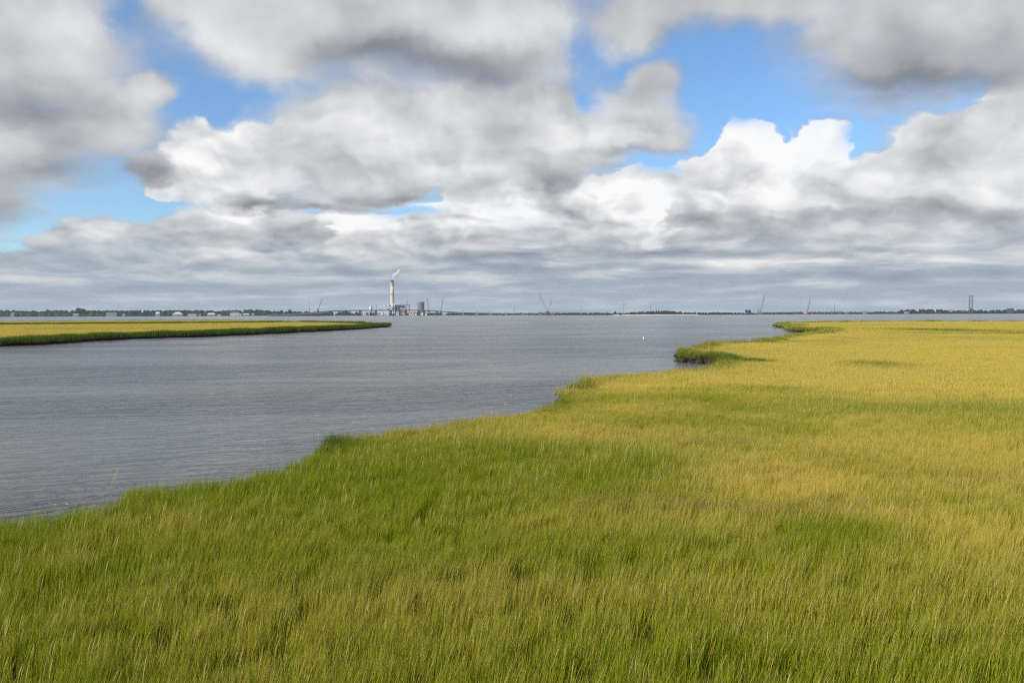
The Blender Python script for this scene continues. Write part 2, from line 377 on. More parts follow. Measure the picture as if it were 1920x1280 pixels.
def water_material():
    m = bpy.data.materials.new('bay_water'); m.use_nodes = True; nt = m.node_tree
    p = nt.nodes['Principled BSDF']
    g = nt.nodes.new('ShaderNodeNewGeometry')
    def wave(sx, sy, ang, det, rgh, dist=0.6):
        mp = nt.nodes.new('ShaderNodeMapping'); mp.vector_type = 'POINT'
        mp.inputs['Rotation'].default_value = (0, 0, -R(ang)); nt.links.new(g.outputs['Position'], mp.inputs[0])
        v = vmath(nt, 'MULTIPLY', mp.outputs[0], (sx, sy, 1.0))
        return E(nt, noise(nt, v, 1.0, det, rgh, '2D', dist=dist).outputs[0])
    w1 = wave(0.65, 1.8, 20, 3, .55); w2 = wave(1.6, 4.5, 6, 3, .6); w3 = wave(.18, .5, 26, 3, .5)
    patch = wave(0.014, 0.04, 12, 5, .62, 1.2)
    ridge = (1.0 - (w1 - 0.5).abs() * 2.6).max(0.0) ** 1.6
    h = ridge * 0.10 + w2 * 0.022 + w3 * 0.26
    h = h * wave(.07, .2, 18, 3, .6, .8).step(.35, .65, .75, 1.2)
    bump = nt.nodes.new('ShaderNodeBump'); bump.inputs['Strength'].default_value = 1.0; bump.inputs['Distance'].default_value = 1.0
    h = h * patch.step(0.38, 0.62, 0.4, 1.4)
    nt.links.new(h.s, bump.inputs['Height']); nt.links.new(bump.outputs[0], p.inputs['Normal'])
    mud = wave(0.03, 0.08, 15, 3, .6)
    nt.links.new(ramp(nt, mud, [(.35, (.085, .092, .088)), (.65, (.125, .118, .10))]), p.inputs['Base Color'])
    p.inputs['IOR'].default_value = 1.333
    p.inputs['Roughness'].default_value = 0.17
    return m
M['water'] = water_material()

# ------------------------------------------------------------------ water and marsh ground
def sheet(name, x0, x1, y0, y1, z, mat):
    o = MB().add([(x0, y0, z), (x1, y0, z), (x1, y1, z), (x0, y1, z)], [(0, 1, 2, 3)]).build(name, mat)
    return tag(o, kind='structure')
FAR = 12000
sheet('water', -FAR, FAR, -FAR, FAR, 0.0, M['water'])

ZC = 0.95
def shore_pts(spec): return [ground(x, y, z).xy for x, y, z in spec]
near_spec = [(-700, 1060, ZC), (-300, 985, ZC), (0, 961, ZC), (100, 948, ZC), (200, 939, ZC), (228, 929, ZC), (245, 915, ZC), (330, 906, ZC), (400, 893, ZC),
    (480, 873, ZC), (560, 857, ZC), (585, 846, ZC), (600, 832, ZC), (650, 814, ZC), (700, 804, ZC), (800, 791, ZC), (900, 780, ZC), (970, 772, ZC), (1000, 764, ZC),
    (1062, 748, ZC), (1075, 742, 0), (1071, 734, 0), (1072, 726, ZC), (1090, 708, ZC), (1150, 701, ZC), (1230, 695, ZC), (1290, 689, ZC), (1340, 686, ZC), (1362, 684, 0),
    (1335, 681, 0), (1300, 681, 0), (1275, 677, 0), (1267, 671, 0), (1268, 664, .5), (1290, 656, ZC), (1320, 649, ZC), (1345, 643, ZC), (1375, 641, ZC), (1420, 640, ZC),
    (1445, 636, ZC), (1480, 629, ZC), (1505, 625.8, ZC), (1540, 624, ZC), (1560, 622.5, 0), (1525, 623.5, 0), (1500, 623, 0), (1484, 621, 0), (1481, 618, 0), (1490, 616, 0), (1500, 615, 0), (1478, 615.2, 0),
    (1464, 614, 0), (1461, 611, 0.3), (1466, 607, ZC), (1480, 605, ZC), (1560, 603.4, ZC), (1700, 602.4, ZC), (1920, 603, ZC), (2500, 601, ZC)]
near_poly = shore_pts(near_spec)
xr = near_poly[-1].x
near_poly += [Vector((xr + 60, near_poly[-1].y - 60)), Vector((420, -60)), Vector((-60, -60)), Vector((-70, -8))]
left_poly = shore_pts([(-700, 695, 0), (-300, 667, 0), (0, 648, 0), (60, 647, 0), (120, 643, 0), (180, 638.6, 0), (240, 635.8, 0), (360, 632, 0), (480, 627, 0), (620, 619.6, 0), (700, 614.8, 0), (721, 613, 0),
    (726, 611, 0), (722, 608.4, ZC), (700, 606.2, ZC), (600, 603.6, ZC), (540, 603.2, ZC), (480, 604.6, ZC), (240, 606.4, ZC), (0, 608.2, ZC), (-300, 610.5, ZC), (-700, 614, ZC)])
strip_poly = shore_pts([(-700, 613.5, 0), (-300, 610.4, 0), (0, 608.6, 0), (240, 607.2, 0), (400, 606.0, 0), (515, 604.6, 0), (528, 603.4, 0), (520, 601.4, ZC), (420, 599.4, ZC), (240, 600.6, ZC), (0, 602.6, ZC), (-300, 604.6, ZC), (-700, 607, ZC)])

def roughen(poly, amp):
    """finer outline with small random bays"""
    out = []
    n = len(poly)
    for i in range(n):
        a, b = poly[i], poly[(i + 1) % n]
        L = (b - a).length; d = max(1.0, 0.012 * min(a.length, b.length))
        k = max(1, min(60, int(L / d)))
        nrm = Vector((-(b - a).y, (b - a).x)).normalized()
        for j in range(k):
            p = a.lerp(b, j / k)
            w = amp * max(.25, min(1.5, p.length / 60))
            q = (float(fbm(np.array([p.x * .35 + 40]), np.array([p.y * .35 + 40]), 3)[0]) - .5) * 2 * w
            out.append(p + nrm * q)
    return out
POLY = {'near': roughen(near_poly, .9), 'left': roughen(left_poly, 2.2), 'strip': roughen(strip_poly, 1.6)}
from mathutils.geometry import tessellate_polygon
PLAT = 0.42
def marsh_ground(name, poly):
    # outline widened at the foot: platform edge, undercut, mud toe
    n = len(poly)
    area = sum(poly[i].x * poly[(i + 1) % n].y - poly[(i + 1) % n].x * poly[i].y for i in range(n))
    sgn = 1 if area > 0 else -1
    rings = []
    for off, z in ((0, PLAT), (-.18, PLAT - .28), (.25, .06), (.9, -.35)):
        r = []
        for i in range(n):
            t = (poly[(i + 1) % n] - poly[i - 1]).normalized()
            o = Vector((t.y, -t.x)) * sgn * off * (1 + .5 * math.sin(i * 1.7))
            r.append((poly[i].x + o.x, poly[i].y + o.y, z))
        rings.append(r)
    mb = MB(); mb.v = [v for r in rings for v in r]
    mb.f = [tuple(t) for t in tessellate_polygon([[Vector((p.x, p.y, 0)) for p in poly]])]
    for k in range(3):
        for i in range(n):
            j = (i + 1) % n
            mb.f.append((k * n + i, k * n + j, (k + 1) * n + j, (k + 1) * n + i) if sgn < 0 else (k * n + j, k * n + i, (k + 1) * n + i, (k + 1) * n + j))
    o = mb.build(name, M['mud'])
    return tag(o, kind='structure')
M['mud'].node_tree.nodes['Principled BSDF'].inputs['Specular IOR Level'].default_value = .15
for k, nm in (('near', 'ground'), ('left', 'ground'), ('strip', 'ground')): marsh_ground('marsh_ground', POLY[k])

# ------------------------------------------------------------------ grass
def grass_material():
    m = bpy.data.materials.new('marsh_grass'); m.use_nodes = True; nt = m.node_tree; nt.nodes.clear()
    out = nt.nodes.new('ShaderNodeOutputMaterial')
    def attr(n, t):
        a = nt.nodes.new('ShaderNodeAttribute'); a.attribute_name = n; a.attribute_type = t; return E(nt, a.outputs['Fac'])
    rnd = attr('rnd', 'GEOMETRY'); tip = attr('along', 'GEOMETRY'); head = attr('head', 'GEOMETRY')
    gold = attr('gold', 'INSTANCER'); lush = attr('lush', 'INSTANCER'); brown = attr('brown', 'INSTANCER')
    g = nt.nodes.new('ShaderNodeNewGeometry')
    green = ramp(nt, rnd, [(0.0, (.06, .11, .004)), (0.4, (.17, .235, .006)), (0.75, (.315, .375, .008)), (1.0, (.52, .53, .03))])
    lushc = ramp(nt, rnd, [(0.0, (.05, .10, .012)), (0.6, (.08, .145, .017)), (1.0, (.15, .20, .035))])
    goldc = ramp(nt, rnd, [(0.0, (.44, .34, .03)), (0.5, (.66, .52, .085)), (0.85, (.78, .63, .15)), (1.0, (.80, .68, .28))])
    brownc = ramp(nt, rnd, [(0.0, (.20, .13, .035)), (0.6, (.40, .28, .08)), (1.0, (.55, .44, .20))])
    r2 = (rnd * 7.31)._m('FRACT')
    gf = (gold * 1.3 - 0.15 - r2 + (tip - 0.5) * 0.5).step(-0.25, 0.25)
    c = mixcol(nt, green, goldc, gf)
    c = mixcol(nt, c, brownc, (brown * 1.2 - 0.1 - (rnd * 13.7)._m('FRACT')).step(-0.15, 0.15))
    c = mixcol(nt, c, lushc, (lush * 1.2 - 0.1 - (rnd * 23.1)._m('FRACT')).step(-0.15, 0.15))
    # dead sheaths: the lowest part of each stem is brown
    c = mixcol(nt, (.13, .09, .04), c, tip.step(0.02, 0.25))
    c = mixcol(nt, c, (.50, .44, .16), tip.step(0.75, 1.0) * 0.16)
    c = mixcol(nt, c, (.50, .44, .15), head)
    d = nt.nodes.new('ShaderNodeBsdfDiffuse'); t = nt.nodes.new('ShaderNodeBsdfTranslucent'); mx = nt.nodes.new('ShaderNodeMixShader')
    nt.links.new(c, d.inputs[0]); nt.links.new(c, t.inputs[0]); mx.inputs[0].default_value = .44
    nt.links.new(d.outputs[0], mx.inputs[1]); nt.links.new(t.outputs[0], mx.inputs[2])
    nt.links.new(mx.outputs[0], out.inputs[0])
    return m
M['grass'] = grass_material()
def tuft(name, nb, rad, hmin, hmax, w, lean=0.05, seeds=0, seed_w=3.0):
    """blades of a clump: curved tapering strips leaning a little with the wind"""
    k = 4
    a = rng.random(nb) * 2 * np.pi; r = rad * np.sqrt(rng.random(nb))
    bx, by = r * np.cos(a), r * np.sin(a)
    h = hmin + (hmax - hmin) * rng.beta(2.2, 1.6, nb)
    hd = np.zeros(nb)
    if seeds: hd[:seeds] = 1; h[:seeds] = hmax * (1.05 + .3 * rng.random(seeds))
    ww = w * (.6 + .8 * rng.random(nb)) * .5
    th = rng.random(nb) * np.pi                     # facing
    wx, wy = np.cos(th), np.sin(th)
    lx = rng.normal(lean, .09, nb); ly = rng.normal(-.02, .10, nb)
    cx = np.abs(rng.normal(0.04, .09, nb)); cy = rng.normal(0, .07, nb)
    V, AL, HD = [], [], []
    lev = [0, .35, .72, 1.0] if not seeds else [0, .5, .76, .88, 1.0]
    for t in lev:
        sx = h * (lx * t + cx * t * t * t); sy = h * (ly * t + cy * t * t * t)
        z = h * t * (1 - .12 * t * (np.abs(lx) + cx))
        wd = ww * (1 - .75 * t) if t < 1 else ww * .05
        if seeds: wd = np.where(hd > 0, ww * {0: .5, .5: .4, .76: .6, .88: seed_w * .5, 1.0: .2}[t], wd)
        V.append(np.stack([bx + sx - wx * wd, by + sy - wy * wd, z], 1)); V.append(np.stack([bx + sx + wx * wd, by + sy + wy * wd, z], 1))
        for _ in (0, 1): AL.append(np.full(nb, t)); HD.append(np.where((hd > 0) & (t > .74), 1.0, 0.0))
    V = np.stack(V, 1).reshape(-1, 3); n2 = 2 * len(lev)
    base = np.arange(nb)[:, None] * n2
    F = []
    for q in range(len(lev) - 1):
        F.append(base + np.array([2 * q, 2 * q + 1, 2 * q + 3, 2 * q + 2])[None, :])
    F = np.stack(F, 1).reshape(-1)
    me = np_mesh(name, V, F, 4)
    for an, arr in (('along', np.stack(AL, 1).ravel()), ('head', np.stack(HD, 1).ravel()), ('rnd', np.repeat(rng.random(nb), n2))):
        at_ = me.attributes.new(an, 'FLOAT', 'POINT'); at_.data.foreach_set('value', arr.astype(np.float32))
    me.materials.append(M['grass'])
    return bpy.data.objects.new(name, me)         # not linked: only the shape that the grass repeats
TUFTS = ([tuft('grass_tuft', 84, .21, .36, .60, .0072) for _ in range(5)]            # 0-4 near
    + [tuft('grass_tuft', 60, .21, .36, .60, .007, .04, seeds=2, seed_w=2.4) for _ in range(2)]     # 5-6 near with seed heads
    + [tuft('grass_tuft', 150, .60, .34, .60, .014) for _ in range(3)]                  # 7-9 middle
    + [tuft('grass_tuft', 120, .60, .34, .60, .014, .05, seeds=4, seed_w=1.6) for _ in range(2)]   # 10-11
    + [tuft('grass_tuft', 260, 2.1, .34, .60, .05, .08) for _ in range(3)])             # 12-14 far
TUFTS += [tuft('grass_tuft', 5, .25, .75, 1.0, .008, .14, seeds=5, seed_w=2.6), tuft('grass_tuft', 12, .5, .6, .8, .012, .22, seeds=10, seed_w=1.6)]    # 15-16 tall seed stems of the rim
NT_ = len(TUFTS)
def grass_nodes():
    ng = bpy.data.node_groups.new('grass_scatter', 'GeometryNodeTree')
    ng.interface.new_socket('Geometry', in_out='INPUT', socket_type='NodeSocketGeometry')
    ng.interface.new_socket('Geometry', in_out='OUTPUT', socket_type='NodeSocketGeometry')
    N = ng.nodes.new; L = ng.links.new
    gi, go = N('NodeGroupInput'), N('NodeGroupOutput')
    join = N('GeometryNodeGeometryToInstance')
    for o in reversed(TUFTS):
        oi = N('GeometryNodeObjectInfo'); oi.inputs['Object'].default_value = o; oi.inputs['As Instance'].default_value = False
        L(oi.outputs['Geometry'], join.inputs[0])
    iop = N('GeometryNodeInstanceOnPoints'); iop.inputs['Pick Instance'].default_value = True
    def na(name, t):
        a = N('GeometryNodeInputNamedAttribute'); a.data_type = t; a.inputs['Name'].default_value = name; return a.outputs[0]
    m2p = N('GeometryNodeMeshToPoints'); L(gi.outputs[0], m2p.inputs['Mesh'])
    L(m2p.outputs[0], iop.inputs['Points']); L(join.outputs[0], iop.inputs['Instance'])
    L(na('pick', 'INT'), iop.inputs['Instance Index'])
    e2r = N('FunctionNodeEulerToRotation'); L(na('turn', 'FLOAT_VECTOR'), e2r.inputs[0]); L(e2r.outputs[0], iop.inputs['Rotation'])
    L(na('size', 'FLOAT_VECTOR'), iop.inputs['Scale']); L(iop.outputs[0], go.inputs[0])
    return ng
GN = grass_nodes()

def seg_dist(P, poly):
    A = np.array([(p.x, p.y) for p in poly]); B = np.roll(A, -1, 0)
    best = np.full(len(P), 1e9)
    for a, b in zip(A, B):
        ab = b - a; L2 = max(ab @ ab, 1e-9)
        t = np.clip(((P - a) @ ab) / L2, 0, 1)
        d = np.hypot(P[:, 0] - a[0] - t * ab[0], P[:, 1] - a[1] - t * ab[1])
        best = np.minimum(best, d)
    return best
def inside(P, poly):
    A = np.array([(p.x, p.y) for p in poly]); B = np.roll(A, -1, 0)
    c = np.zeros(len(P), bool)
    for (x0, y0), (x1, y1) in zip(A, B):
        m = (y0 > P[:, 1]) != (y1 > P[:, 1])
        if y0 != y1: c ^= m & (P[:, 0] < (x1 - x0) * (P[:, 1] - y0) / (y1 - y0) + x0)
    return c
def spots(x, y, lst):
    r = np.zeros(len(x))
    for px, py, rx, ry, a in lst:       # a patch of the field: its centre and half-sizes as the photograph shows them
        c = ground(px, py, .8); ex = ground(px + rx, py, .8); ey = ground(px, py - ry, .8)
        r += a * np.exp(-((x - c.x) / abs(ex.x - c.x)) ** 2 - ((y - c.y) / abs(ey.y - c.y)) ** 2)
    return r
GOLD = [(400, 960, 400, 40, .2), (800, 880, 400, 30, .15), (1450, 900, 160, 30, .55), (1250, 960, 260, 30, .35), (1750, 800, 250, 40, .35), (1120, 812, 200, 14, .4), (1650, 960, 120, 14, .3), (1150, 725, 110, 10, .5), (1700, 720, 300, 20, .3),
        (1850, 1020, 200, 60, .25), (1560, 690, 200, 12, .25), (250, 1000, 200, 20, .1), (1560, 990, 110, 30, -.4), (900, 850, 300, 20, -.08), (1200, 860, 60, 20, -.3), (1500, 760, 300, 18, -.25), (1000, 1180, 500, 80, -.15),
        (1380, 725, 140, 8, -.35), (1750, 1000, 180, 50, .15), (300, 900, 300, 30, -.05), (1700, 765, 200, 10, -.2)]
BROWN = [(1440, 890, 160, 22, .28), (1180, 930, 200, 24, .25), (1400, 945, 200, 12, .3), (1130, 808, 90, 8, .4), (1830, 890, 120, 24, .3), (1320, 822, 120, 12, .3), (1130, 712, 60, 6, .3), (100, 1040, 80, 20, .25), (1600, 950, 200, 14, .2)]
LUSH = [(620, 831, 36, 11, .8), (1340, 673, 70, 6, .4), (1410, 676, 40, 3, .7), (1570, 985, 70, 22, .12), (1160, 850, 60, 14, .12), (1640, 682, 60, 6, .45), (1730, 618, 60, 2.5, .5), (1800, 620, 160, 2.5, .35), (1460, 727, 60, 5, .3),
        (1020, 752, 40, 10, .6), (1095, 722, 22, 8, .45), (240, 1060, 60, 14, .3)]
def scatter(poly, zones, base_gold, edge_w, tall, name, label):
    P, PK, SZ = [], [], []
    xs = [p.x for p in poly]; ys = [p.y for p in poly]
    for d0, d1, dens, picks, hs in zones:
        half = math.radians(37)
        n = int(dens * half * (d1 ** 2 - d0 ** 2))
        # jittered in equal-area rings
        d = np.sqrt(d0 ** 2 + (d1 ** 2 - d0 ** 2) * rng.random(n)); a = (rng.random(n) * 2 - 1) * half
        p = np.stack([d * np.sin(a), d * np.cos(a)], 1)
        p = p[(p[:, 0] > min(xs)) & (p[:, 0] < max(xs)) & (p[:, 1] > min(ys)) & (p[:, 1] < max(ys))]
        p = p[inside(p, poly)]
        # thin out across zone borders is not needed: rings abut
        P.append(p); PK.append(rng.choice(picks, len(p))); SZ.append(np.full(len(p), hs))
    if name == 'near':
        rim = np.array([(p.x, p.y) for p in poly if p.y > 4 and p.length < 150])
        rim = np.repeat(rim, 3, 0) + rng.normal(0, .45, (len(rim) * 3, 2))
        rim = rim[inside(rim, poly)]; dd = np.hypot(rim[:, 0], rim[:, 1])
        keep = rng.random(len(rim)) < np.where(dd < 40, .22, .3); rim, dd = rim[keep], dd[keep]
        P.append(rim); PK.append(np.where(dd < 40, 15, 16)); SZ.append(np.full(len(rim), .95))
    P = np.concatenate(P); PK = np.concatenate(PK); SZ = np.concatenate(SZ)
    x, y = P[:, 0], P[:, 1]; d = np.hypot(x, y)
    few = fbm(x * .11 + 11, y * .16 + 44, 3) < .52          # seed stalks come in patches
    PK = np.where(few & (PK == 5), 0, PK); PK = np.where(few & (PK == 6), 2, PK); PK = np.where(few & ((PK == 10) | (PK == 11)), 8, PK)
    e = seg_dist(P, poly)
    ew = edge_w * (0.6 + 1.0 * fbm(x * .05, y * .05, 3))
    edge = np.clip(1 - e / ew, 0, 1)
    n1 = fbm(x * .05 + 3, y * .09 + 9, 4) - .5; n2 = fbm(x * .012 + 30, y * .03, 4) - .5; n3 = fbm(x * .4, y * .4, 3) - .5
    n4 = fbm(x * .008 + 51, y * .035 + 13, 3) - .5
    gold = base_gold(d, x, y) + n1 * 1.0 + n2 * .8 + n3 * .45 + n4 * np.interp(d, [70, 160], [0, 2.3])
    brown = np.clip(.03 + (fbm(x * .07 + 60, y * .15 + 20, 3) - .62) * 1.5, 0, 1)
    lush = np.clip((fbm(x * .06 + 90, y * .13 + 70, 3) - .72) * 1.2, 0, 1)
    if name == 'near':
        gold = gold + spots(x, y, GOLD); brown = brown + spots(x, y, BROWN); lush = lush + spots(x, y, LUSH)
    if name == 'near': edge = edge * np.interp(d, [60, 78], [.15, 1])
    lush = np.clip(lush + (edge ** .7) * ((tall - 1.0) if name != 'near' else .33) * 1.9, 0, 1)
    gold = np.clip(gold, 0, 1) * (1 - .8 * lush)
    if name == 'near': tall = np.interp(d, [60, 95, 200, 300], [1.25, 1.4, 1.8, 1.9])
    ht = SZ * (0.85 + .5 * (fbm(x * .25 + 5, y * .25 + 5, 3) - .2)) * (1 + (tall - 1) * np.clip(edge * 2.2, 0, 1) * (.1 + 1.8 * fbm(x * .16 + 7, y * .16 + 3, 3))) * (.9 + .2 * rng.random(len(P)))
    ht *= 1 + .35 * np.clip(lush - .4, 0, 1)
    if name == 'near': ht *= 1 + spots(x, y, [(1104, 718, 28, 8, .5), (1066, 744, 10, 5, -.3), (622, 830, 38, 10, .26), (1350, 652, 60, 6, .45), (1290, 668, 30, 6, .3), (1020, 752, 40, 8, .25)])
    w = SZ * (.9 + .3 * rng.random(len(P)))
    me = np_mesh('marsh_grass', np.column_stack([x, y, np.full(len(P), PLAT - .03)]), [], 4)
    def A(nm, t, arr, key='value'):
        a_ = me.attributes.new(nm, t, 'POINT'); a_.data.foreach_set(key, np.ascontiguousarray(arr).ravel())
    A('gold', 'FLOAT', gold.astype(np.float32)); A('brown', 'FLOAT', np.clip(brown, 0, 1).astype(np.float32)); A('lush', 'FLOAT', lush.astype(np.float32))
    A('pick', 'INT', PK.astype(np.int32))
    A('turn', 'FLOAT_VECTOR', np.column_stack([rng.normal(0, .05, len(P)), rng.normal(0, .05, len(P)), rng.normal(0, .4, len(P))]).astype(np.float32), 'vector')
    A('size', 'FLOAT_VECTOR', np.column_stack([w, w, ht]).astype(np.float32), 'vector')
    o = bpy.data.objects.new('marsh_grass', me); col.objects.link(o)
    md = o.modifiers.new('scatter', 'NODES'); md.node_group = GN
    tag(o, label, 'grass', kind='stuff')
    print('grass', name, len(P))
near_gold = lambda d, x, y: np.interp(d, [8, 14, 22, 35, 60, 100, 160, 450], [-.15, -.1, .03, .2, .47, .74, .88, 1.0]) + np.clip(x / d * .35, -.2, .2)
scatter(POLY['near'], [(8, 46, 20, [0, 1, 2, 3, 4, 0, 1, 2, 5, 6], 1.0), (46, 190, 3.4, [7, 8, 9, 7, 8, 10, 11], 1.0), (190, 560, .42, [12, 13, 14], 1.05)],
        near_gold, 1.8, 1.35, 'near', 'green and gold marsh grass filling the near shore')
scatter(POLY['left'], [(90, 600, .42, [12, 13, 14], 1.0)], lambda d, x, y: 1.05 + 0 * d, 7.0, 1.75, 'left', 'golden marsh grass with a dark green rim on the long bank across the creek')
scatter(POLY['strip'], [(90, 900, .2, [12, 13, 14], 1.0)], lambda d, x, y: .85 + 0 * d, 14.0, 1.3, 'strip', 'thin strip of pale marsh grass behind the long golden bank')

def mud_bank():
    V, F, b_ = [], [], 0
    spots_ = [(1073, 740, .4, .42), (1083, 739, .3, .35), (1068, 741, .25, .25)] + [(1285 + i * 6.5 + rng.normal() * 2, 678.5 + i * .45 + rng.normal() * .6, .5 + .4 * rng.random(), .32 + .25 * rng.random()) for i in range(12)] + [(1520 + i * 12, 622.8 + rng.normal() * .2, 1.2, .5) for i in range(7)]
    for px, py, r, h in spots_:
        c = ground(px, py, 0); v, f = ico_lump((c.x, c.y, h * .4), r, r, h); V.append(v); F.append(f + b_); b_ += len(v)
        for _ in range(4):      # roots and dead stalks sticking out
            a = rng.random() * 6.28; p = np.array([c.x, c.y, h * .5]); q = p + np.array([math.cos(a) * r * 1.2, math.sin(a) * r * 1.2, rng.random() * .35])
            w = np.array([0, 0, .025]); V.append(np.array([p - w, p + w, q + w * .3, q - w * .3])); F.append(np.array([[0, 1, 2], [0, 2, 3]]) + b_); b_ += 4
    me = np_mesh('mud_bank', np.concatenate(V), np.concatenate(F).ravel(), 3); me.materials.append(M['mud'])
    o = bpy.data.objects.new('mud_bank', me); col.objects.link(o); tag(o, kind='structure')
def ico_lump(c, rx, ry, rz): return lumpy(c, rx, ry, rz, c[0] % 17, .4)
# ------------------------------------------------------------------ far shore
def wx(px, Y): return at(px, 590, Y).x
def wz(px, py, Y): return at(px, py, Y).z
def shore_land(name, pts, depth, mat, h=1.2):
    """low land along a far shore: pts are (px, Y) of its waterline"""
    mb = MB(); n = len(pts)
    vs = []
    for px, Y in pts:
        x = wx(px, Y)
        vs += [(x, Y, -.5), (x, Y + 3, h * .5), (x, Y + 12, h), (x * (Y + depth) / Y, Y + depth, h)]
    fs = [(4 * i + k, 4 * i + 4 + k, 4 * i + 5 + k, 4 * i + 1 + k) for i in range(n - 1) for k in range(3)]
    return tag(mb.add(vs, fs).build(name, mat), kind='structure')
shore_land('far_shore', [(-400, 3150), (0, 3200), (300, 3200), (560, 3100)], 1500, M['shore'])
shore_land('far_shore', [(560, 3250), (700, 3220), (900, 3220), (1090, 3100)], 1500, M['shore'])
shore_land('far_shore', [(1025, 2760), (1090, 2700), (1150, 2680), (1300, 2650), (1400, 2650), (1440, 2660), (1490, 2700)], 900, M['shore'])
shore_land('far_shore', [(1440, 3150), (1560, 3100), (1640, 3000), (1800, 2950), (2050, 2950), (2300, 2900)], 1500, M['shore'])
shore_land('beach', [(1150, 2676), (1180, 2668), (1215, 2655), (1250, 2646), (1290, 2646), (1310, 2649)], 9, M['sand'], 2.3)

_ico = None
def ico():
    global _ico
    if _ico is None:
        import bmesh
        bm = bmesh.new(); bmesh.ops.create_icosphere(bm, subdivisions=2, radius=1.0)
        _ico = (np.array([v.co[:] for v in bm.verts]), np.array([[v.index for v in f.verts] for f in bm.faces])); bm.free()
    return _ico
def lumpy(c, rx, ry, rz, seed, amp=.28):
    v, f = ico()
    n = fbm(v[:, 0] * 2.2 + seed * 3.1 + 50, v[:, 1] * 2.2 + v[:, 2] * 2.7 + seed * 1.7 + 50, 3)
    s = (1 - amp + 2 * amp * n)[:, None]
    return v * s * np.array([rx, ry, rz]) + np.array(c), f
mud_bank()
def crown_mesh(blobs, leaves=0):
    V, F, b = [], [], 0
    for c, rx, ry, rz, sd in blobs:
        v, f = lumpy(c, rx, ry, rz, sd); V.append(v); F.append(f + b); b += len(v)
        # leaf clumps breaking the outline
        n = 26; u = rng.normal(size=(n, 3)); u /= np.linalg.norm(u, axis=1)[:, None]
        ctr = np.array(c) + u * np.array([rx, ry, rz]) * .97
        t = rng.normal(size=(n, 3, 3)) * np.array([rx, ry, rz]) * .17
        tv = (ctr[:, None, :] + t).reshape(-1, 3); V.append(tv); F.append(np.arange(n * 3).reshape(-1, 3) + b); b += n * 3
    return np.concatenate(V), np.concatenate(F).ravel()
def wood(name, profile, mat, label, size=1.0, dens=1.0):
    """a far wood that reads as one mass: profile is (px, py of the tree tops, Y)"""
    blobs = []
    for (p0, t0, Y0), (p1, t1, Y1) in zip(profile, profile[1:]):
        x0, x1 = wx(p0, Y0), wx(p1, Y1); n = max(2, int(abs(x1 - x0) / 4 * dens))
        for i in range(n):
            t = rng.random(); Y = Y0 + (Y1 - Y0) * t + rng.random() * 60
            top = wz(p0 + (p1 - p0) * t, t0 + (t1 - t0) * t, Y) * (.86 + .2 * rng.random())
            r = (5 + 4 * rng.random()) * size
            rz = min(top * .5, r * 1.2)
            blobs.append(((x0 + (x1 - x0) * t, Y + 10, top - rz), r, r, rz, rng.random() * 40))
            blobs.append(((x0 + (x1 - x0) * t + rng.normal() * 5, Y + 4, top * .28), r * 1.5, r, top * .36, rng.random() * 40))
            if top > 2 * rz + 2: blobs.append(((x0 + (x1 - x0) * t, Y + 6, max(1, (top - rz) * .5)), r * 1.1, r, (top - rz) * .6, rng.random() * 40))
    V, F = crown_mesh(blobs)
    me = np_mesh(name, V, F, 3); me.materials.append(mat)
    o = bpy.data.objects.new(name, me); col.objects.link(o)
    return tag(o, label, 'wood', kind='stuff')
wood('far_wood', [(-400, 581, 3260), (0, 581.5, 3260), (60, 583, 3260), (100, 582, 3270), (240, 582, 3270), (330, 581.5, 3270), (420, 582, 3260), (470, 580.5, 3250), (500, 582.5, 3240)], M['leaf'], 'dark line of woods along the shore behind the white houses', 1.3, .9)
wood('far_wood', [(500, 583, 3230), (560, 583.5, 3230), (640, 584, 3240), (700, 586, 3300), (860, 586.5, 3300), (1100, 586.5, 3300)], M['leaf'], 'low dark trees behind the long bridge', 1.0, .6)
wood('shore_brush', [(0, 587.5, 3215), (60, 586, 3215), (120, 586, 3215), (180, 587, 3215)], M['leaf_light'], 'pale green brush on the shore in front of the dark woods', .7, .7)
wood('shore_brush', [(1042, 586.5, 2790), (1120, 586, 2720), (1170, 587, 2700), (1200, 584.5, 2690), (1225, 583, 2690), (1258, 582.6, 2690), (1300, 585.5, 2690), (1380, 585.5, 2690), (1420, 586.5, 2690)], M['cedar'], 'dark scrub covering the low point above the beach', .55, 1.3)
wood('far_wood', [(1440, 585.0, 3180), (1540, 584, 3160), (1600, 583.5, 3060), (1690, 584, 3020), (1705, 580, 3020), (1770, 579.2, 3020), (1790, 581.5, 3020), (1900, 580.5, 3020), (2000, 580, 3020), (2300, 580, 3020)], M['leaf'], 'dark woods along the shore below the tall lattice tower', .8, 1.0)

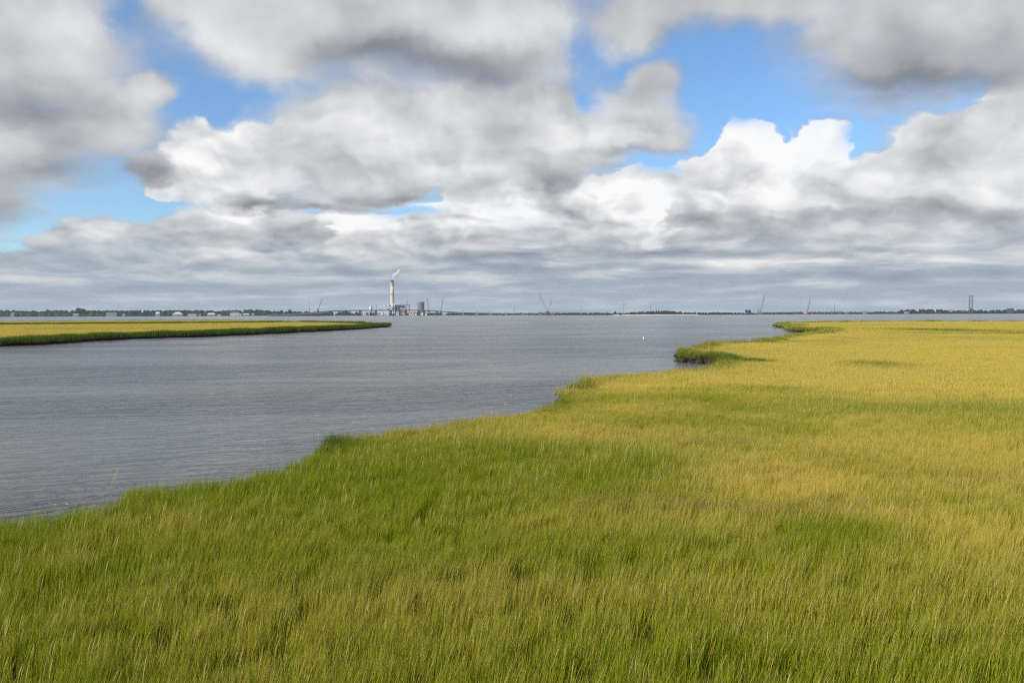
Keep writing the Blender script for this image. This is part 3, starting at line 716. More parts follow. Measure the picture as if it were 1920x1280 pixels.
def tree(name, px, top, base_w, Y, kind, label, group=None):
    x = wx(px, Y); zt = wz(px, top, Y); w = base_w / 1600 * Y * .5
    t = empty(name, (x, Y, 0.8), label, 'tree', group)
    MB().tube((x, Y, .5), (x, Y, zt * .5), .5, .3).tube((x, Y, zt * .35), (x + w * .4, Y, zt * .6), .25, .12).tube((x, Y, zt * .4), (x - w * .4, Y, zt * .62), .25, .12).build('trunk', M['bark'], t)
    if kind == 'cedar':
        bl = [((x + rng.normal() * .3, Y, .8 + zt * f), w * s, w * s, zt * .2, rng.random() * 30) for f, s in ((.2, 1.0), (.42, .85), (.62, .62), (.82, .34))]
    else:
        bl = [((x + rng.normal() * w * .45, Y + rng.normal() * w * .3, zt * (.5 + .3 * rng.random())), w * .6, w * .6, zt * .2, rng.random() * 30) for _ in range(7)] + [((x, Y, zt * .72), w * .6, w * .6, zt * .27, 3)]
    V, F = crown_mesh(bl); V = V - np.array([x, Y, .8])
    me = np_mesh('crown', V, F, 3); me.materials.append(M['cedar' if kind == 'cedar' else 'leaf'])
    o = bpy.data.objects.new('crown', me); col.objects.link(o); o.parent = t
    return t
tree('oak_tree', 148, 576.8, 17, 3255, 'round', 'broad round tree rising highest above the woods on the far shore')
tree('oak_tree', 90, 580, 7, 3255, 'round', 'small rounded treetop breaking the far woods, nearest the broad round tree')
tree('oak_tree', 544, 580.3, 9, 3225, 'round', 'rounded tree on the low shore just before the bridge ramp starts to rise')
tree('oak_tree', 527, 581.6, 6, 3225, 'round', 'smaller rounded tree beside the last tall one before the bridge ramp')
tree('oak_tree', 1399.5, 579.7, 5.5, 2675, 'round', 'taller of the pair of dark trees at the end of the sandy point')
tree('oak_tree', 1405.5, 580.3, 4.5, 2675, 'round', 'shorter of the pair of dark trees at the end of the sandy point')
tree('oak_tree', 1822, 577.5, 7, 3010, 'round', 'dark round tree at the foot of the tall lattice tower')
tree('oak_tree', 1153.5, 584, 4, 2690, 'round', 'lone dark tree on the shore beside the tall thin mast')
for px, tp in ((1138.5, 584.4), (1163, 584.7), (1188, 585.2), (1192.5, 585), (1207, 582.6), (1226, 582.3), (1231, 581.3), (1235, 582), (1241, 582), (1249, 582), (1256, 582.2), (1267, 584.5), (1274, 584.3), (1285, 585), (1304, 584.6), (1316, 584.8), (1338, 584.2), (1345, 584.5)):
    tree('cedar_tree', px, tp, 2.8, 2672, 'cedar', 'small pointed dark cedar standing in the scrub above the beach', 'cedars on the sandy point')

# houses on the far shore
def house(px0, px1, eave, ridge, Y, wall, roofm, label, hip=0, wing=None):
    x0, x1 = wx(px0, Y), wx(px1, Y); ze, zr = wz(px0, eave, Y), wz(px0, ridge, Y); dp = 11
    g = 1.0
    h = empty('house', ((x0 + x1) / 2, Y, g), label, 'house', 'houses on the far shore')
    wl = MB().box(x0, x1, Y, Y + dp, g - .5, ze)
    if wing:
        a, b, e2 = wing; wl.box(wx(a, Y), wx(b, Y), Y + 1, Y + dp - 1, g - .5, wz(a, e2, Y))
    w = wl.build('wall', M[wall], h)
    rf = MB().gable(x0 - .5, x1 + .5, Y - .5, Y + dp + .5, ze + .01, zr, hip)
    if wing: rf.gable(wx(wing[0], Y) - .4, wx(wing[1], Y) + .4, Y + .6, Y + dp - .4, wz(wing[0], wing[2], Y) + .01, wz(wing[0], wing[2], Y) + 2.2)
    rf.build('roof', M[roofm], h)
    n = max(1, int((x1 - x0) / 4)); k = max(1, int((ze - g) / 3.2))
    for j in range(k):
        for i in range(n):
            cx = x0 + (i + .5) * (x1 - x0) / n; cz = g + 1.7 + j * 3.0
            MB().box(cx - .7, cx + .7, Y - .06, Y + .02, cz - .7, cz + .7).build('window', M['glass'], h)
house(19.5, 26, 588.3, 586, 3200, 'siding', 'roof', 'small cream house alone among pale green brush')
house(136, 147, 590, 587.8, 3200, 'siding', 'siding', 'low white house with bright pointed roof under the broad round tree', 3)
house(198.5, 218, 588.2, 585.6, 3195, 'siding', 'roof', 'long white two storey house with long balcony')
house(229, 234, 589, 587.6, 3195, 'siding', 'roof', 'tiny white house just beyond the long white one')
house(291, 299, 588, 584.6, 3195, 'siding', 'grey_wall', 'tall narrow white house with pale arched top', 3)
house(323, 342, 588.6, 584.8, 3195, 'siding', 'grey_wall', 'large house with a broad pale grey hipped roof', 12)
house(352, 368, 589.4, 587.4, 3195, 'tan_wall', 'roof', 'long low tan house beside the broad hipped roof')
house(372, 376, 590, 588.4, 3195, 'siding', 'roof', 'very small white house between tan and wide white ones')
house(388.5, 403, 589, 586.6, 3195, 'siding', 'grey_wall', 'wide white house with a small central gable', 4)
house(407, 414, 590, 588.8, 3195, 'grey_wall', 'roof', 'low grey shed beside the wide white house')
house(431, 449, 587.6, 584.6, 3195, 'grey_wall', 'roof', 'big grey waterfront house with two roof levels', 4, (444, 452, 588.2))
house(455, 467, 589.5, 588, 3195, 'siding', 'grey_wall', 'long low white house past the big grey one')
house(471, 477, 588.4, 586.2, 3195, 'siding', 'roof', 'last white house before the shore trees', 2)
house(1620, 1626, 583.9, 582.8, 3040, 'siding', 'siding', 'small white roofed building showing over the low trees')
house(1698, 1704, 585.2, 584.0, 2990, 'siding', 'siding', 'tiny white hut at the foot of the taller woods')
house(1781, 1786, 581.2, 580, 3040, 'grey_wall', 'siding', 'pale grey house in a gap of the woods near the lattice tower')
house(1802, 1809, 582.2, 581.0, 3030, 'siding', 'roof', 'low white house beside the lattice tower')

# ------------------------------------------------------------------ bridge
BY = 2860
deck = [(500, 590.0), (530, 588.7), (555, 587.3), (580, 585.6), (605, 583.4), (624, 582.2), (647, 581.4), (680, 580.9), (720, 580.7), (760, 580.6), (790, 580.9), (815, 582.2), (840, 583.6), (865, 585.2), (900, 586.2), (950, 586.9), (1010, 587.2), (1060, 587.3), (1110, 587.6)]
br = empty('road_bridge', (wx(750, BY), BY, 0), 'long grey road bridge arching low in front of the power station', 'bridge')
def strip_mesh(pts, Y0, Y1, up, th):
    mb = MB(); vs = []
    for px, py in pts:
        x, z = wx(px, BY), wz(px, py, BY) + up
        vs += [(x, Y0, z), (x, Y1, z), (x, Y1, z - th), (x, Y0, z - th)]
    n = len(pts)
    fs = [(4 * i + k, 4 * i + 4 + k, 4 * i + 4 + (k + 1) % 4, 4 * i + (k + 1) % 4) for i in range(n - 1) for k in range(4)] + [(0, 1, 2, 3), tuple(4 * (n - 1) + q for q in (3, 2, 1, 0))]
    return mb.add(vs, fs)
strip_mesh(deck, BY, BY + 13, -.9, 2.4).build('deck', M['bridge_grey'], br)
strip_mesh(deck, BY - .3, BY + .05, .05, .95).build('parapet', M['old_concrete'], br)
strip_mesh(deck, BY + 12.95, BY + 13.3, .05, .95).build('parapet', M['concrete'], br)
deck_y = lambda px: float(np.interp(px, [p[0] for p in deck], [p[1] for p in deck]))
for px in [647.5, 675, 704, 732.5, 750, 760.6, 785, 795, 818.7, 848.7, 866, 879, 891, 904, 917, 930, 943, 956, 969, 981, 993, 1005, 1017, 1030, 1043, 1056, 1069, 1082, 1095]:
    x = wx(px, BY); z = wz(px, deck_y(px), BY) - 3.25; w = 3.6 if px < 870 else 2.9
    mb = MB().box(x - w, x + w, BY + .4, BY + 12.6, z - 1.6, z)
    for dx_ in (-w * .55, w * .55):
        for yy in (2.0, 11.0): mb.tube((x + dx_, BY + yy, -1), (x + dx_, BY + yy, z - 1.6), 1.0, 1.0, 8)
    mb.box(x - w * 1.05, x + w * 1.05, BY - .5, BY + 13.5, -.8, 1.5)
    mb.build('pier', M['bridge_grey'], br)
# embankment that carries the bridge ashore
mb = MB(); vs = []
em = [(470, 591.2), (500, 590.6), (530, 589.5), (560, 587.8), (590, 585.9), (618, 583.9)]
for px, py in em:
    x, z = wx(px, BY + 20), max(wz(px, py, BY + 20) - 1.5, .3)
    vs += [(x, BY + 14, -.5), (x, BY + 18, z), (x, BY + 34, z), (x, BY + 60, -.5)]
n = len(em)
mb.add(vs, [(4 * i + k, 4 * i + 4 + k, 4 * i + 5 + k, 4 * i + 1 + k) for i in range(n - 1) for k in range(3)] + [(4 * n - 4, 4 * n - 3, 4 * n - 2, 4 * n - 1)])
tag(mb.build('embankment', M['old_concrete']), kind='structure')
PY = BY - 26
for px, py in ((868, 582.2), (894, 583.2), (919, 584.0), (949, 584.7), (980.5, 585.6), (1013, 585.4)):
    x = wx(px, PY); z = wz(px, py, PY)
    p = empty('bridge_pier', (x, PY, 0), 'unfinished concrete pier with a wide cap standing above the low bridge deck', 'pier', 'unfinished bridge piers')
    MB().box(x - 4.8, x + 4.8, PY - 1.5, PY + 1.5, z - 1.8, z).build('cap', M['concrete'], p)
    for s_ in (-1, 1): MB().tube((x + s_ * 2.8, PY, -1), (x + s_ * 2.8, PY, z - 1.8), .9, .9, 10).build('column', M['concrete'], p)
    MB().box(x - 4.4, x + 4.4, PY - 2.5, PY + 2.5, -.8, 1.2).build('footing', M['old_concrete'], p)
# new span under construction
NS = [(1008, 585.1), (1030, 584.7), (1060, 584.9), (1090, 585.9)]
sp = empty('bridge_span', (wx(1050, PY), PY, 0), 'unfinished pale bridge span under the pair of crossed crane booms', 'bridge span')
mb = strip_mesh(NS, PY - 5, PY + 5, 0, 1.6); mb.build('deck', M['concrete'], sp)
for px in (1015, 1036, 1058, 1078):
    x = wx(px, PY); MB().box(x - 2.6, x + 2.6, PY - 3, PY + 3, -.8, wz(px, 585.3, PY) - 1.5).build('pier', M['old_concrete'], sp)

# ------------------------------------------------------------------ power station
CY = 3350
cx = wx(735.8, CY)
ch = empty('chimney', (cx, CY, 1), 'very tall tan chimney with grey collar smoking above the power station', 'chimney')
zt = wz(735.8, 535.2, CY)
R0, R1 = 8.2, 6.9
MB().lathe((cx, CY, 1), [(R0, 0), (R0 * .97, 30), (R1 + .5, 80), (R1, zt - 1)], 32).build('shaft', M['chimney'], ch, True)
zb = wz(735.8, 551.7, CY)
MB().lathe((cx, CY, zb), [(R1 + .4, -1.2), (R1 + .9, -1), (R1 + .9, 1), (R1 + .4, 1.2)], 32).build('band', M['rust'], ch)
MB().lathe((cx, CY, zt), [(R1 - .5, -.5), (R1 + .2, 0), (R1 + .3, 12), (R1 - 1, 12.5)], 32).build('collar', M['ring'], ch, True)
for dz_ in (1.6, 9.8): MB().lathe((cx, CY, zt + dz_), [(R1, -1), (R1 + 2.2, -.6), (R1 + 2.3, 1.2), (R1, 1.3)], 32).build('gallery', M['ring'], ch)
MB().lathe((cx, CY, zt + 12), [(R1 - 1.2, 0), (R1 - 1.4, 7)], 24).build('cap', M['dark'], ch)
for a_, b_ in ((-2.4, 0), (2.4, .5)): MB().tube((cx + a_, CY + b_, zt + 18.8), (cx + a_, CY + b_, zt + 21.6), 2.0, 2.0, 14).build('flue', M['dark'], ch)
# smoke
sm = bpy.data.materials.new('smoke'); sm.use_nodes = True; nt = sm.node_tree; nt.nodes.clear()
o_ = nt.nodes.new('ShaderNodeOutputMaterial'); pv_ = nt.nodes.new('ShaderNodeVolumePrincipled'); nt.links.new(pv_.outputs[0], o_.inputs['Volume'])
pv_.inputs['Color'].default_value = (1, 1, 1, 1); pv_.inputs['Density'].default_value = .22
path = [(736.8, 524.6, 2.2), (737.4, 520, 3.4), (738.4, 516.6, 4.8), (740.8, 514.8, 6.0), (743.5, 515.0, 6.2), (745.4, 512.2, 5.6), (747.2, 509.2, 5.2), (749.4, 506.4, 4.0)]
V, F, b = [], [], 0
for (x0, y0, r0), (x1, y1, r1) in zip(path, path[1:]):
    for t in (0, .34, .67):
        p = at(x0 + (x1 - x0) * t, y0 + (y1 - y0) * t, CY); r = r0 + (r1 - r0) * t
        v, f = lumpy((p.x, p.y, p.z), r, r, r * 1.25, x0 + t * 9, .3); V.append(v); F.append(f + b); b += len(v)
me = np_mesh('smoke_plume', np.concatenate(V), np.concatenate(F).ravel(), 3); me.materials.append(sm)
o = bpy.data.objects.new('smoke_plume', me); col.objects.link(o)
rm = o.modifiers.new('merge', 'REMESH'); rm.mode = 'VOXEL'; rm.voxel_size = .9
tag(o, 'thin white smoke drifting sideways from the tall chimney', 'smoke', kind='stuff')

def pbox(mb, p0, p1, top, bot, Y, dp=12):
    return mb.box(wx(p0, Y), wx(p1, Y), Y, Y + dp, max(.6, wz(p0, bot, Y)), wz(p0, top, Y))
SY = 3320
b_ = empty('boiler_house', (wx(737, SY), SY, 1), 'pale blue power station block at the foot of the tall chimney', 'building')
pbox(MB(), 736.8, 740.6, 569.2, 592, SY + 10, 14).build('stair_tower', M['blue'], b_)
pbox(MB(), 727, 736.7, 570.5, 592, SY + 8, 12).build('wall', M['white'], b_)
pbox(MB(), 728.6, 733, 571.5, 575, SY + 7.5, .6).build('duct', M['rust'], b_)
mb = MB(); mb.tube(at(728, 578, SY + 6), at(736, 573, SY + 6), 1.6).tube(at(733, 580, SY + 6), at(736.6, 574, SY + 6), 1.6); mb.build('chute', M['white'], b_)
pbox(MB(), 741, 750, 569.4, 571.2, SY + 12, 20).build('roof', M['blue'], b_)
pbox(MB(), 741, 758, 573.0, 592, SY + 14, 20).build('hall', M['dark'], b_)
b_ = empty('coal_conveyor', (wx(714, SY), SY, 1), 'sloping pale blue conveyor gallery climbing to the power station', 'conveyor')
mb = MB(); a, c = at(706, 580.8, SY), at(720.5, 572, SY)
mb.add([(a.x, SY, a.z - 1.6), (a.x, SY, a.z + 1.6), (c.x, SY, c.z + 1.6), (c.x, SY, c.z - 1.6), (a.x, SY + 4, a.z - 1.6), (a.x, SY + 4, a.z + 1.6), (c.x, SY + 4, c.z + 1.6), (c.x, SY + 4, c.z - 1.6)],
       [(0, 3, 2, 1), (4, 5, 6, 7), (1, 2, 6, 5), (0, 4, 7, 3), (0, 1, 5, 4), (3, 7, 6, 2)]); mb.build('gallery', M['blue'], b_)
pbox(MB(), 719.4, 722.2, 571.4, 592, SY - 2, 8).build('head_tower', M['blue'], b_)
pbox(MB(), 712.3, 713.1, 577, 592, SY + 1, 2).build('leg', M['steel_blue'], b_)
b_ = empty('blue_shed', (wx(726, SY), SY - 20, 1), 'pale blue industrial shed with stepped roof under the bridge deck', 'building')
pbox(MB(), 720, 729, 582, 592, SY - 20).build('wall', M['blue'], b_); pbox(MB(), 722.3, 726, 577.4, 582, SY - 19, 10).build('upper_wall', M['blue'], b_)
pbox(MB(), 719.8, 729.2, 581.6, 582, SY - 20.4, 13).build('roof', M['ring'], b_)
b_ = empty('pipe_gantry', (wx(755, SY), SY - 6, 1), 'dark blue steel pipe gantry spanning beside the tall chimney', 'gantry')
pbox(MB(), 741, 768.3, 571.4, 572.8, SY - 6, 4).build('beam', M['steel_blue'], b_)
for p0, p1 in ((743.5, 744.2), (750.5, 751.2), (760.8, 761.6), (766.6, 768.2)): pbox(MB(), p0, p1, 572.8, 592, SY - 5.5, 3).build('leg', M['steel_blue'], b_)
b_ = empty('brick_building', (wx(756, SY), SY - 30, 1), 'low pinkish brick hall in front of the dark gantry', 'building')
pbox(MB(), 750.5, 762.5, 577.2, 592, SY - 30).build('wall', M['pink'], b_); pbox(MB(), 750.2, 762.8, 576.8, 577.2, SY - 30.5, 13).build('roof', M['ring'], b_)
for i in range(4): pbox(MB(), 751.5 + i * 2.8, 753 + i * 2.8, 583.5, 586, SY - 30.2, .3).build('window', M['glass'], b_)
b_ = empty('storage_silo', (wx(694.6, SY), SY, 1), 'white cylindrical silo standing alone left of the conveyor', 'silo')
sx_ = wx(694.8, SY); MB().lathe((sx_, SY, .5), [(3.8, 0), (3.8, wz(694, 574.4, SY) - 1.5), (2.2, wz(694, 573.6, SY) - .5)], 20).build('drum', M['white'], b_, True)
MB().box(sx_ + 3.9, sx_ + 6.2, SY - 1, SY + 2, .5, wz(694, 572, SY)).build('stair_tower', M['ring'], b_)
TY = 3500
tx = wx(789, TY); H = wz(789, 565.9, TY) - 1; RT = 14.6 / 1600 * TY / 2
b_ = empty('cooling_tower', (tx, TY, 1), 'squat dark grey hyperbolic cooling tower right of the chimney', 'cooling tower')
MB().lathe((tx, TY, 1), [(RT * 1.06 * (1 + .0), 3)] + [(RT * (.86 + .3 * ((z - .72) / .72) ** 2 * 1.0 if z < .72 else RT * 0 + .86 + .12 * ((z - .72) / .28) ** 2) if False else RT * (.9 + .16 * ((.7 - z) / .7) ** 2 if z < .7 else .9 + .08 * ((z - .7) / .3) ** 2), z * H) for z in (.1, .2, .3, .4, .5, .6, .7, .8, .9, 1)] + [(RT * .93, H), (RT * .88, H * .8)], 40).build('shell', M['tower'], b_, True)
MB().lathe((tx, TY, 1), [(RT * .98, H - .8), (RT * 1.0, H - .6), (RT * 1.0, H + .5), (RT * .97, H + .6)], 40).build('rim', M['ring'], b_)
for i in range(12):
    a = i * math.pi / 6; MB().tube((tx + RT * 1.08 * math.cos(a), TY + RT * 1.08 * math.sin(a), 0), (tx + RT * 1.04 * math.cos(a + .12), TY + RT * 1.04 * math.sin(a + .12), 5.5), .5).build('strut', M['ring'], b_)
for px, r, zt_, lab in ((780.5, 3.4, 7, 'leftmost white domed storage tank seen under the bridge deck'), (792.5, 4.2, 9.5, 'tallest white domed storage tank, the middle one of three under the bridge'), (799.3, 3.0, 7.5, 'rightmost white domed storage tank, nearest the red crane')):
    x = wx(px, SY - 40); b_ = empty('storage_tank', (x, SY - 40, 1), lab, 'tank', 'white tanks under the bridge')
    MB().lathe((x, SY - 40, .5), [(r, 0), (r, zt_ * .6)], 20).build('drum', M['white'], b_); MB().lathe((x, SY - 40, .5 + zt_ * .6), [(r, 0), (r * .85, zt_ * .2), (r * .5, zt_ * .34), (.1, zt_ * .4)], 20).build('dome', M['white'], b_, True)
def block(name, p0, p1, top, Y, wall, roofm, label):
    b = empty(name, (wx((p0 + p1) / 2, Y), Y, 1), label, 'building')
    pbox(MB(), p0, p1, top, 592, Y).build('wall', M[wall], b); MB().gable(wx(p0, Y) - .3, wx(p1, Y) + .3, Y - .3, Y + 12.3, wz(p0, top, Y) + .01, wz(p0, top - .9, Y)).build('roof', M[roofm], b)
    n = max(2, int(p1 - p0) // 3)
    for i in range(n):
        a = p0 + (i + .25) * (p1 - p0) / n; pbox(MB(), a, a + .45 * (p1 - p0) / n, top + 1.6, top + 3.0, Y - .15, .3).build('window', M['glass'], b)
block('warehouse', 659, 672, 584.6, SY - 30, 'white', 'ring', 'long white warehouse seen through the first open bridge bay')
block('warehouse', 688, 693, 584, SY - 30, 'blue', 'ring', 'small pale blue warehouse under the silo')
block('warehouse', 678, 686, 585.2, SY - 40, 'grey_wall', 'ring', 'low grey warehouse between white and blue ones')
block('warehouse', 707, 717, 585.6, SY - 40, 'pink', 'white', 'low pinkish warehouse below the conveyor')
block('warehouse', 713.5, 718, 588, SY - 60, 'white', 'white', 'bright white shed at the waterline below the conveyor')
block('warehouse', 766, 777, 584.2, SY - 30, 'tan_wall', 'ring', 'low tan warehouse between the gantry and the white tanks')
block('warehouse', 742, 748, 585, SY - 50, 'grey_wall', 'pink', 'grey warehouse with reddish roof below the dark boiler hall')

# cranes
def crane(px0, py0, px1, py1, Y, mat, label, wide=1.5, cabm='crane', barge=False):
    a, b = at(px0, py0, Y), at(px1, py1, Y)
    c = empty('crawler_crane', (a.x, Y, 0), label, 'crane', 'cranes around the bridge works')
    mb = MB(); d = (b - a).normalized(); sx = Vector((d.z, 0, -d.x)); sy = Vector((0, 1, 0)); h = wide / 2
    cs = [(sx * s1 + sy * s2) * h for s1, s2 in ((1, 1), (1, -1), (-1, -1), (-1, 1))]
    for q in cs: mb.tube(a + q * .5, a.lerp(b, .12) + q, .26, .26, 4).tube(a.lerp(b, .12) + q, b + q * .6, .26, .22, 4)
    n = 12
    for i in range(n):
        p, r = a.lerp(b, .1 + .85 * i / n), a.lerp(b, .1 + .85 * (i + 1) / n)
        for j in range(4): mb.tube(p + cs[j], r + cs[(j + 1) % 4], .14, .14, 3)
    mb.build('boom', M[mat], c)
    tail = a + Vector((-4 * (1 if b.x > a.x else -1), 0, 6))
    MB().tube(a + Vector((0, 0, .5)), tail, .4, .3, 5).tube(tail, b, .1, .1, 4).build('gantry', M['dark'], c)
    MB().tube(b, b + Vector((.8, 0, -(b.z - a.z) * .35)), .1, .1, 4).box(b.x + .3, b.x + 1.3, Y - .5, Y + .5, b.z - (b.z - a.z) * .35 - 1.4, b.z - (b.z - a.z) * .35).build('hook', M['dark'], c)
    MB().box(b.x - 1.1, b.x + 1.1, Y - 1, Y + 1, b.z - .6, b.z + 1.4).build('boom_head', M[mat], c)
    MB().box(a.x - 4, a.x + 3, Y - 2, Y + 2, a.z - 2.6, a.z + .8).build('cab', M[cabm], c)
    if a.z > 4: MB().box(a.x - 3.6, a.x + 3.6, Y - 3, Y + 3, a.z - 4.2, a.z - 2.6).build('track', M['dark'], c)
    if barge: MB().box(a.x - 11, a.x + 11, Y - 8, Y + 8, -.6, 1.8).build('barge', M['dark'], c)
    if a.z > 7: MB().tube((a.x - 2, Y, 0), (a.x - 2, Y, a.z - 4), 1, 1).tube((a.x + 2, Y, 0), (a.x + 2, Y, a.z - 4), 1, 1).build('stand', M['dark'], c)
crane(596.3, 580.6, 603.8, 560.6, 2900, 'crane', 'grey crane leaning over the rising bridge ramp, left of the power station', 1.7)
crane(803.8, 583, 801.6, 560.2, 2895, 'red', 'nearly upright reddish crane beside the cooling tower', 1.9, 'red')
crane(826.6, 583, 830.5, 561.4, 2895, 'crane', 'thin grey crane just right of the reddish upright one', 1.6, 'orange')
crane(1025.6, 584, 1010.6, 549.6, 2800, 'rust', 'tallest crane, leaning left, longer arm of the V of two booms', 1.9, 'rust')
crane(1028.8, 584, 1033.6, 563.4, 2795, 'rust', 'shorter crane leaning right, other arm of the V of two booms', 1.7, 'rust')
crane(761.5, 577, 764.6, 563.8, 3330, 'steel_blue', 'short dark crane standing up behind the pipe gantry', 1.8)
crane(1426, 585, 1433.6, 552.8, 2780, 'crane', 'tall crane leaning right beside the pair of trees on the point', 1.8, 'crane')
crane(1421, 586, 1422.5, 579.6, 2780, 'crane', 'tiny crane at the foot of the tall one by the pair of trees', 1.4)
crane(1513.6, 585.8, 1518.8, 559.8, 2900, 'crane', 'tall crane rising from a red hull in the open water', 1.8, 'red', True)
b_ = empty('work_boat', (wx(1511, 2880), 2880, 0), 'red hulled work boat moored under the tall crane', 'boat')
x = wx(1511, 2880); MB().add([(x - 6, 2876, 0), (x + 5, 2876, 0), (x + 7, 2880, 3.6), (x - 6.5, 2875.5, 3.4), (x - 6, 2884, 0), (x + 5, 2884, 0), (x + 7, 2880.2, 3.6), (x - 6.5, 2884.5, 3.4)],
    [(0, 1, 2, 3), (5, 4, 7, 6), (4, 0, 3, 7), (1, 5, 6, 2), (3, 2, 6, 7), (0, 4, 5, 1)]).build('hull', M['red'], b_)
MB().box(x - 4.5, x, 2878, 2882, 3.3, 6).build('cabin', M['white'], b_)
b_ = empty('dredger', (wx(831, 2850), 2850, 0), 'small orange work platform on the water by the thin grey crane', 'work platform')
x = wx(831.3, 2850); MB().box(x - 5, x + 5, 2847, 2853, -.4, 1.5).build('hull', M['rust'], b_); MB().box(x - 2.5, x + 2.5, 2848, 2852, 1.5, 4.2).build('cabin', M['orange'], b_); MB().tube((x, 2850, 4.2), (x - 1, 2850, 7), .4, .3).build('mast', M['orange'], b_)
# low trestle right of the point
tb = empty('low_trestle', (wx(1530, 3000), 3000, 0), 'low grey trestle bridge crossing the gap right of the sandy point', 'bridge')
YT = 3000
MB().box(wx(1425, YT), wx(1640, YT), YT, YT + 12, wz(1530, 584.6, YT) - 1.2, wz(1530, 584.6, YT)).build('deck', M['concrete'], tb)
for px in (1440, 1455, 1470, 1489, 1494, 1505, 1523, 1533, 1546, 1560, 1575, 1590):
    x = wx(px, YT); MB().box(x - 1.6, x + 1.6, YT + 1, YT + 11, -.5, wz(1530, 584.6, YT) - 1.2).build('pier', M['old_concrete'], tb)
# masts and poles
def mast(px, top, base, Y, r, label, guy=True, name='radio_mast', group=None):
    x = wx(px, Y); z = wz(px, top, Y)
    m = empty(name, (x, Y, 0), label, 'mast', group)
    mb = MB()
    for a in (0, 2.1, 4.2): mb.tube((x + r * math.cos(a), Y + r * math.sin(a), 0), (x + r * .5 * math.cos(a), Y + r * .5 * math.sin(a), z), .22, .16, 4)
    n = 10
    for i in range(n):
        for a in (0, 2.1, 4.2): mb.tube((x + r * math.cos(a), Y + r * math.sin(a), z * i / n), (x + r * .6 * math.cos(a + 2.1), Y + r * .6 * math.sin(a + 2.1), z * (i + 1) / n), .12, .12, 3)
    mb.build('lattice', M['dark'], m); MB().tube((x, Y, z), (x, Y, z * 1.06), .2, .08, 4).build('aerial', M['dark'], m)
    if guy:
        mb = MB()
        for a in (.4, 2.5, 4.6): mb.tube((x, Y, z * .85), (x + z * .35 * math.cos(a), Y + z * .35 * math.sin(a), 1), .07, .07, 3)
        mb.build('guy_wire', M['dark'], m)
mast(1169.6, 565.5, 587, 2720, 1.0, 'tall dark mast rising from the shore left of the beach', False)
mast(1089.5, 573, 587, 3300, .9, 'faint guyed mast left of the tall dark shore mast')
mast(1219.4, 571.8, 587, 3300, .9, 'faint guyed mast rising above the scrub right of the tall dark mast')
mast(964.2, 574, 587, 3300, .9, 'faint mast behind the bridge left of the V of crane booms')
mast(580, 564, 587, 3400, .9, 'very faint mast left of the crane over the bridge ramp', False)
mast(1565, 569, 587, 3060, 1.1, 'thin dark mast right of the crane in open water', False)
mast(706.2, 571.5, 590, 3330, .8, 'thin mast beside the white silo', False)
for px, tp, lab in ((1415, 579.8, 'slim pole standing left of the tiny crane'), (1430.6, 579.6, 'slim pole just right of the tall crane on the point'), (1440, 580.6, 'slim pole furthest right of the crane on the point'),
                    (1848.5, 575.5, 'slim pole right of the lattice tower'), (1894, 573.5, 'slim pole at the far right over a dark roof')):
    x = wx(px, 2990); z = wz(px, tp, 2990); m = empty('utility_pole', (x, 2990, 0), lab, 'pole', 'poles on the far shore')
    MB().tube((x, 2990, 0), (x, 2990, z), .35, .22, 6).build('pole', M['dark'], m); MB().box(x - 1.6, x + 1.6, 2989.8, 2990.2, z - 1.5, z - 1.1).build('cross_arm', M['dark'], m)
# lattice tower
TYY = 3000; x0, x1 = wx(1817.2, TYY), wx(1823.2, TYY); z = wz(1820, 552.6, TYY)
lt = empty('lattice_tower', ((x0 + x1) / 2, TYY, 0), 'tall twin leg lattice tower standing behind the shore woods', 'tower')
for lx in (x0, x1):
    mb = MB()
    for a, b2 in ((-1, -1), (1, -1), (1, 1), (-1, 1)): mb.tube((lx + a * 1.3, TYY + b2 * .9, 0), (lx + a * 1.1, TYY + b2 * .5, z - (3 if lx == x0 else 0)), .4, .32, 4)
    for i in range(14):
        for a, b2 in ((-1, 1), (1, -1)): mb.tube((lx + a * 1.2, TYY - .8, z * i / 14), (lx + b2 * 1.2, TYY - .8, z * (i + 1) / 14), .28, .28, 3)
    mb.build('leg', M['crane'], lt)
mb = MB()
for i in range(8):
    zz = z * (i + .6) / 8; mb.tube((x0, TYY, zz), (x1, TYY, zz), .5, .5, 4)
    mb.tube((x0, TYY, zz), (x1, TYY, zz + z / 8 * (.9 if i < 7 else .2)), .4, .4, 3).tube((x1, TYY, zz), (x0, TYY, zz + z / 8 * (.9 if i < 7 else .2)), .4, .4, 3)
mb.build('bracing', M['crane'], lt)
MB().box(x0 - 2.4, x1 + 2.4, TYY - .5, TYY + .5, z - 3.4, z - 2.6).build('cross_arm', M['crane'], lt)
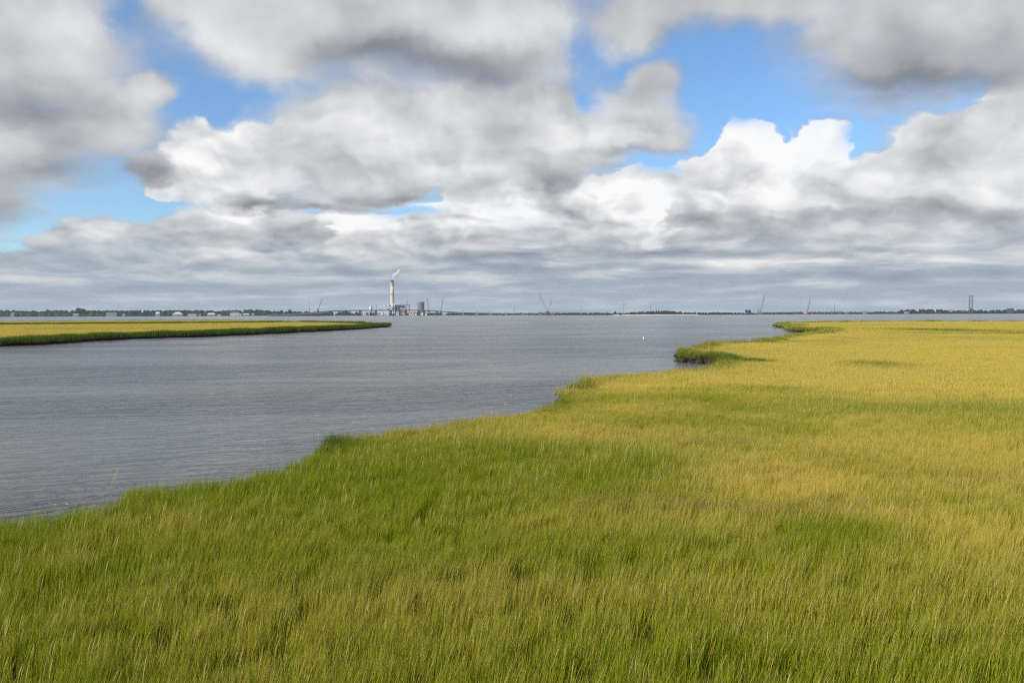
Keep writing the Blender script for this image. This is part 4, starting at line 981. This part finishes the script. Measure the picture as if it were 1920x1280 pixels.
b_ = empty('flat_roof_building', (wx(1896, 3010), 3010, 1), 'dark flat roofed building standing up from the shore woods at far right', 'building')
pbox(MB(), 1891.5, 1901, 578.6, 592, 3010).build('wall', M['dark'], b_); pbox(MB(), 1891, 1901.5, 577.8, 578.6, 3009.5, 13).build('roof', M['roof'], b_)
# boat by the beach, float on the bay
x = wx(1232, 2560); b_ = empty('motor_boat', (x, 2560, 0), 'small white motor boat close off the sandy beach', 'boat')
MB().add([(x - 4, 2559, -.2), (x + 3, 2559, -.2), (x + 5.4, 2560, 1.5), (x - 4.3, 2558.6, 1.2), (x - 4, 2561, -.2), (x + 3, 2561, -.2), (x + 5.4, 2560.1, 1.5), (x - 4.3, 2561.4, 1.2)],
    [(0, 1, 2, 3), (5, 4, 7, 6), (4, 0, 3, 7), (1, 5, 6, 2), (3, 2, 6, 7), (0, 4, 5, 1)]).build('hull', M['white'], b_)
MB().box(x - 2, x + 1, 2559.2, 2560.8, 1.2, 2.6).build('cabin', M['white'], b_)
fp = ground(1206.7, 634.6, 0); b_ = empty('float_buoy', (fp.x, fp.y, 0), 'single small white float on the open water of the bay', 'buoy')
MB().lathe((fp.x, fp.y, 0), [(.05, -.15), (.14, -.05), (.18, .1), (.14, .22), (.05, .27)], 14).build('float', M['white'], b_, True)
MB().tube((fp.x, fp.y, .26), (fp.x + .02, fp.y, .42), .03, .03).build('stick', M['white'], b_)

# ------------------------------------------------------------------ haze
hz = bpy.data.materials.new('haze'); hz.use_nodes = True; nt = hz.node_tree; nt.nodes.clear()
o_ = nt.nodes.new('ShaderNodeOutputMaterial'); v_ = nt.nodes.new('ShaderNodeVolumePrincipled'); nt.links.new(v_.outputs[0], o_.inputs['Volume'])
v_.inputs['Color'].default_value = (.80, .90, 1.0, 1); v_.inputs['Density'].default_value = 0.00004
H_ = FAR + 60
tag(MB().box(-H_, H_, -H_, H_, -2, 195).build('haze', hz), 'pale blue air haze', 'haze', kind='stuff')
scene.cycles.volume_bounces = 4
